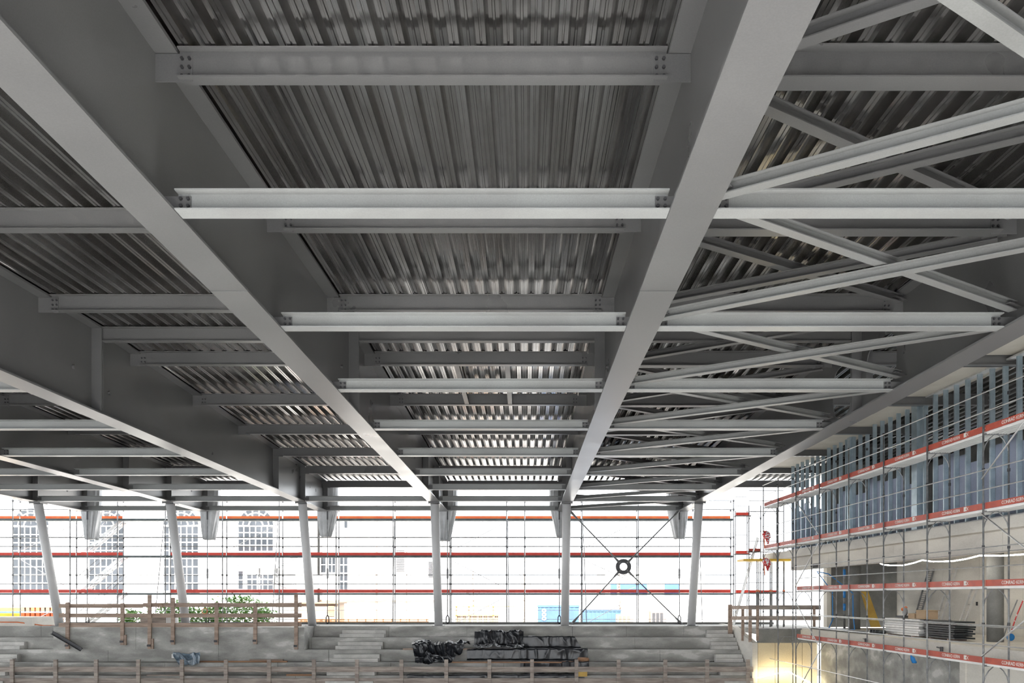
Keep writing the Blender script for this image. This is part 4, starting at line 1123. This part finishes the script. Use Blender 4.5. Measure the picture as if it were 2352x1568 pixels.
for a, c in ((1402, 1417), (1424, 1486), (1526, 1560)):
    MB().box(WX(a, 100), WX(c, 100), 99.9, 99.99, HZ(1366, 100), HZ(1341, 100)).build('window_band', 'bluedk', hall)
for i, (a, c, zt_, lab, mm) in enumerate(((1418, 1455, 1411, 'low brown timber stack beyond the cross tie', 'wood'), (1495, 1530, 1404, 'grey machine cabinet with dark doors near the sixth column', 'shed'))):
    t = thing('site_stack' if i == 0 else 'site_cabinet', lab, 'stack' if i == 0 else 'cabinet', (WX(a, 54), 54, GROUND))
    MB().box(WX(a, 54), WX(c, 54), 54, 55, GROUND, HZ(zt_, 54)).build('body', mm, t)
    for q in range(3):
        x = WX(a + 3 + q * (c - a - 8) / 3, 54)
        MB().box(x, x + .2, 53.95, 53.999, GROUND + .3, HZ(zt_ + 3, 54)).build('panel', 'brown' if i == 0 else 'steel_dk', t)
# racks of orange and blue formwork panels at far left
random.seed(2)
for r, (py, px1, lab) in enumerate(((1400, 122, 'upper row of orange and blue formwork panels at far left'), (1413, 132, 'middle row of orange and blue formwork panels at far left'), (1426, 136, 'lower row of orange and blue formwork panels at far left'))):
    Z = 52 - r * 1.2
    t = thing('formwork_rack', lab, 'formwork rack', (WX(30, Z), Z, GROUND), 'racks of formwork panels')
    zt_ = HZ(py, Z)
    MB().box(WX(-60, Z), WX(48, Z), Z, Z + .8, zt_ - .1, zt_ + .14).build('panel_edge', 'yellow', t)
    MB().box(WX(-60, Z), WX(px1, Z), Z, Z + .8, zt_ - .24, zt_ - .1).build('panel_edge', 'blue', t)
    x = 48
    while x < px1:
        MB().box(WX(x, Z), WX(x + 8, Z), Z, Z + .5, zt_ - .1, zt_ + .16).build('panel_end', 'orange_dk' if random.random() < .7 else 'brown', t)
        MB().box(WX(x - .5, Z), WX(x + 9.5, Z), Z - .03, Z + .5, zt_ + .16, zt_ + .22).build('panel_rim', 'white', t)
        x += 11.5
    for px in (-40, 60, px1 - 4): MB().box(WX(px, Z), WX(px, Z) + .1, Z + .2, Z + .3, GROUND, zt_ - .24).build('stand', 'galv', t)
# shrubs
def shrub(label, px, Z, w, h, seed, n=900):
    random.seed(seed)
    x = WX(px, Z)
    t = thing('shrub', label, 'shrub', (x, Z, GROUND), 'green shrubs behind the railing')
    st_ = MB()
    for i in range(7):
        a = random.uniform(-.9, .9)
        st_.tube([(x, Z, GROUND), (x + a * w * .3, Z + random.uniform(-.3, .3), GROUND + h * .55), (x + a * w * .5, Z + random.uniform(-.4, .4), GROUND + h * .95)], [.04, .025, .01], 5)
    st_.build('stem', 'bark', t)
    b = MB()
    for i in range(n):
        u = random.gauss(0, .42); f = random.random() ** .7
        c = Vector((x + u * w * .55, Z + random.gauss(0, .35), GROUND + h * (.15 + .85 * f) + random.gauss(0, .1)))
        d = Vector((random.gauss(0, 1), random.gauss(0, 1), random.gauss(0, .7))).normalized()
        e = d.orthogonal().normalized(); s_ = random.uniform(.15, .27)
        b.add([c, c + d * s_ * .5 + e * s_ * .32, c + d * s_, c + d * s_ * .5 - e * s_ * .32], [(0, 1, 2, 3)])
    lf = b.build('foliage', 'leaf', t, fix=False); lf['kind'] = 'stuff'
for i, (px, Z, w, h) in enumerate(((395, 48, 2.4, 3.6), (460, 48.5, 2.2, 3.3), (505, 48, 2.0, 3.5), (555, 48.6, 2.4, 3.95), (300, 49, 1.2, 3.1), (600, 49, 1.4, 3.3))):
    shrub(f'{["broad", "low", "narrow", "tallest", "small", "sparse"][i]} green shrub {["beside the second column", "between coil and railing post", "behind the orange hose coil", "left of the shed canopy", "behind the timber box", "below the outside stair"][i]}', px, Z, w, h, 30 + i)
# bare trees
def tree(label, px, Z, h, seed):
    random.seed(seed)
    x = WX(px, Z)
    t = thing('bare_tree', label, 'tree', (x, Z, GROUND), 'bare young trees')
    MB().tube([(x, Z, GROUND), (x + .1, Z, GROUND + h * .5), (x, Z, GROUND + h)], [.09, .06, .02], 8).build('trunk', 'bark', t, smooth=True)
    for i in range(12):
        z = GROUND + h * random.uniform(.45, .95); a = random.uniform(0, 6.28); L = random.uniform(.6, 1.5)
        p = (x, Z, z); q_ = (x + L * .6 * math.cos(a), Z + L * .6 * math.sin(a), z + L * .45); r_ = (x + L * math.cos(a), Z + L * math.sin(a), z + L * .6)
        MB().tube([p, q_, r_], [.025, .015, .006], 5).build('branch', 'bark', t)
tree('slender bare tree behind the palisade', 1085, 64, 7.0, 1)
tree('slender bare tree between the palisade and blue container', 1202, 66, 7.4, 2)
tree('slender bare tree behind the cross tie ring', 1422, 63, 6.6, 3)
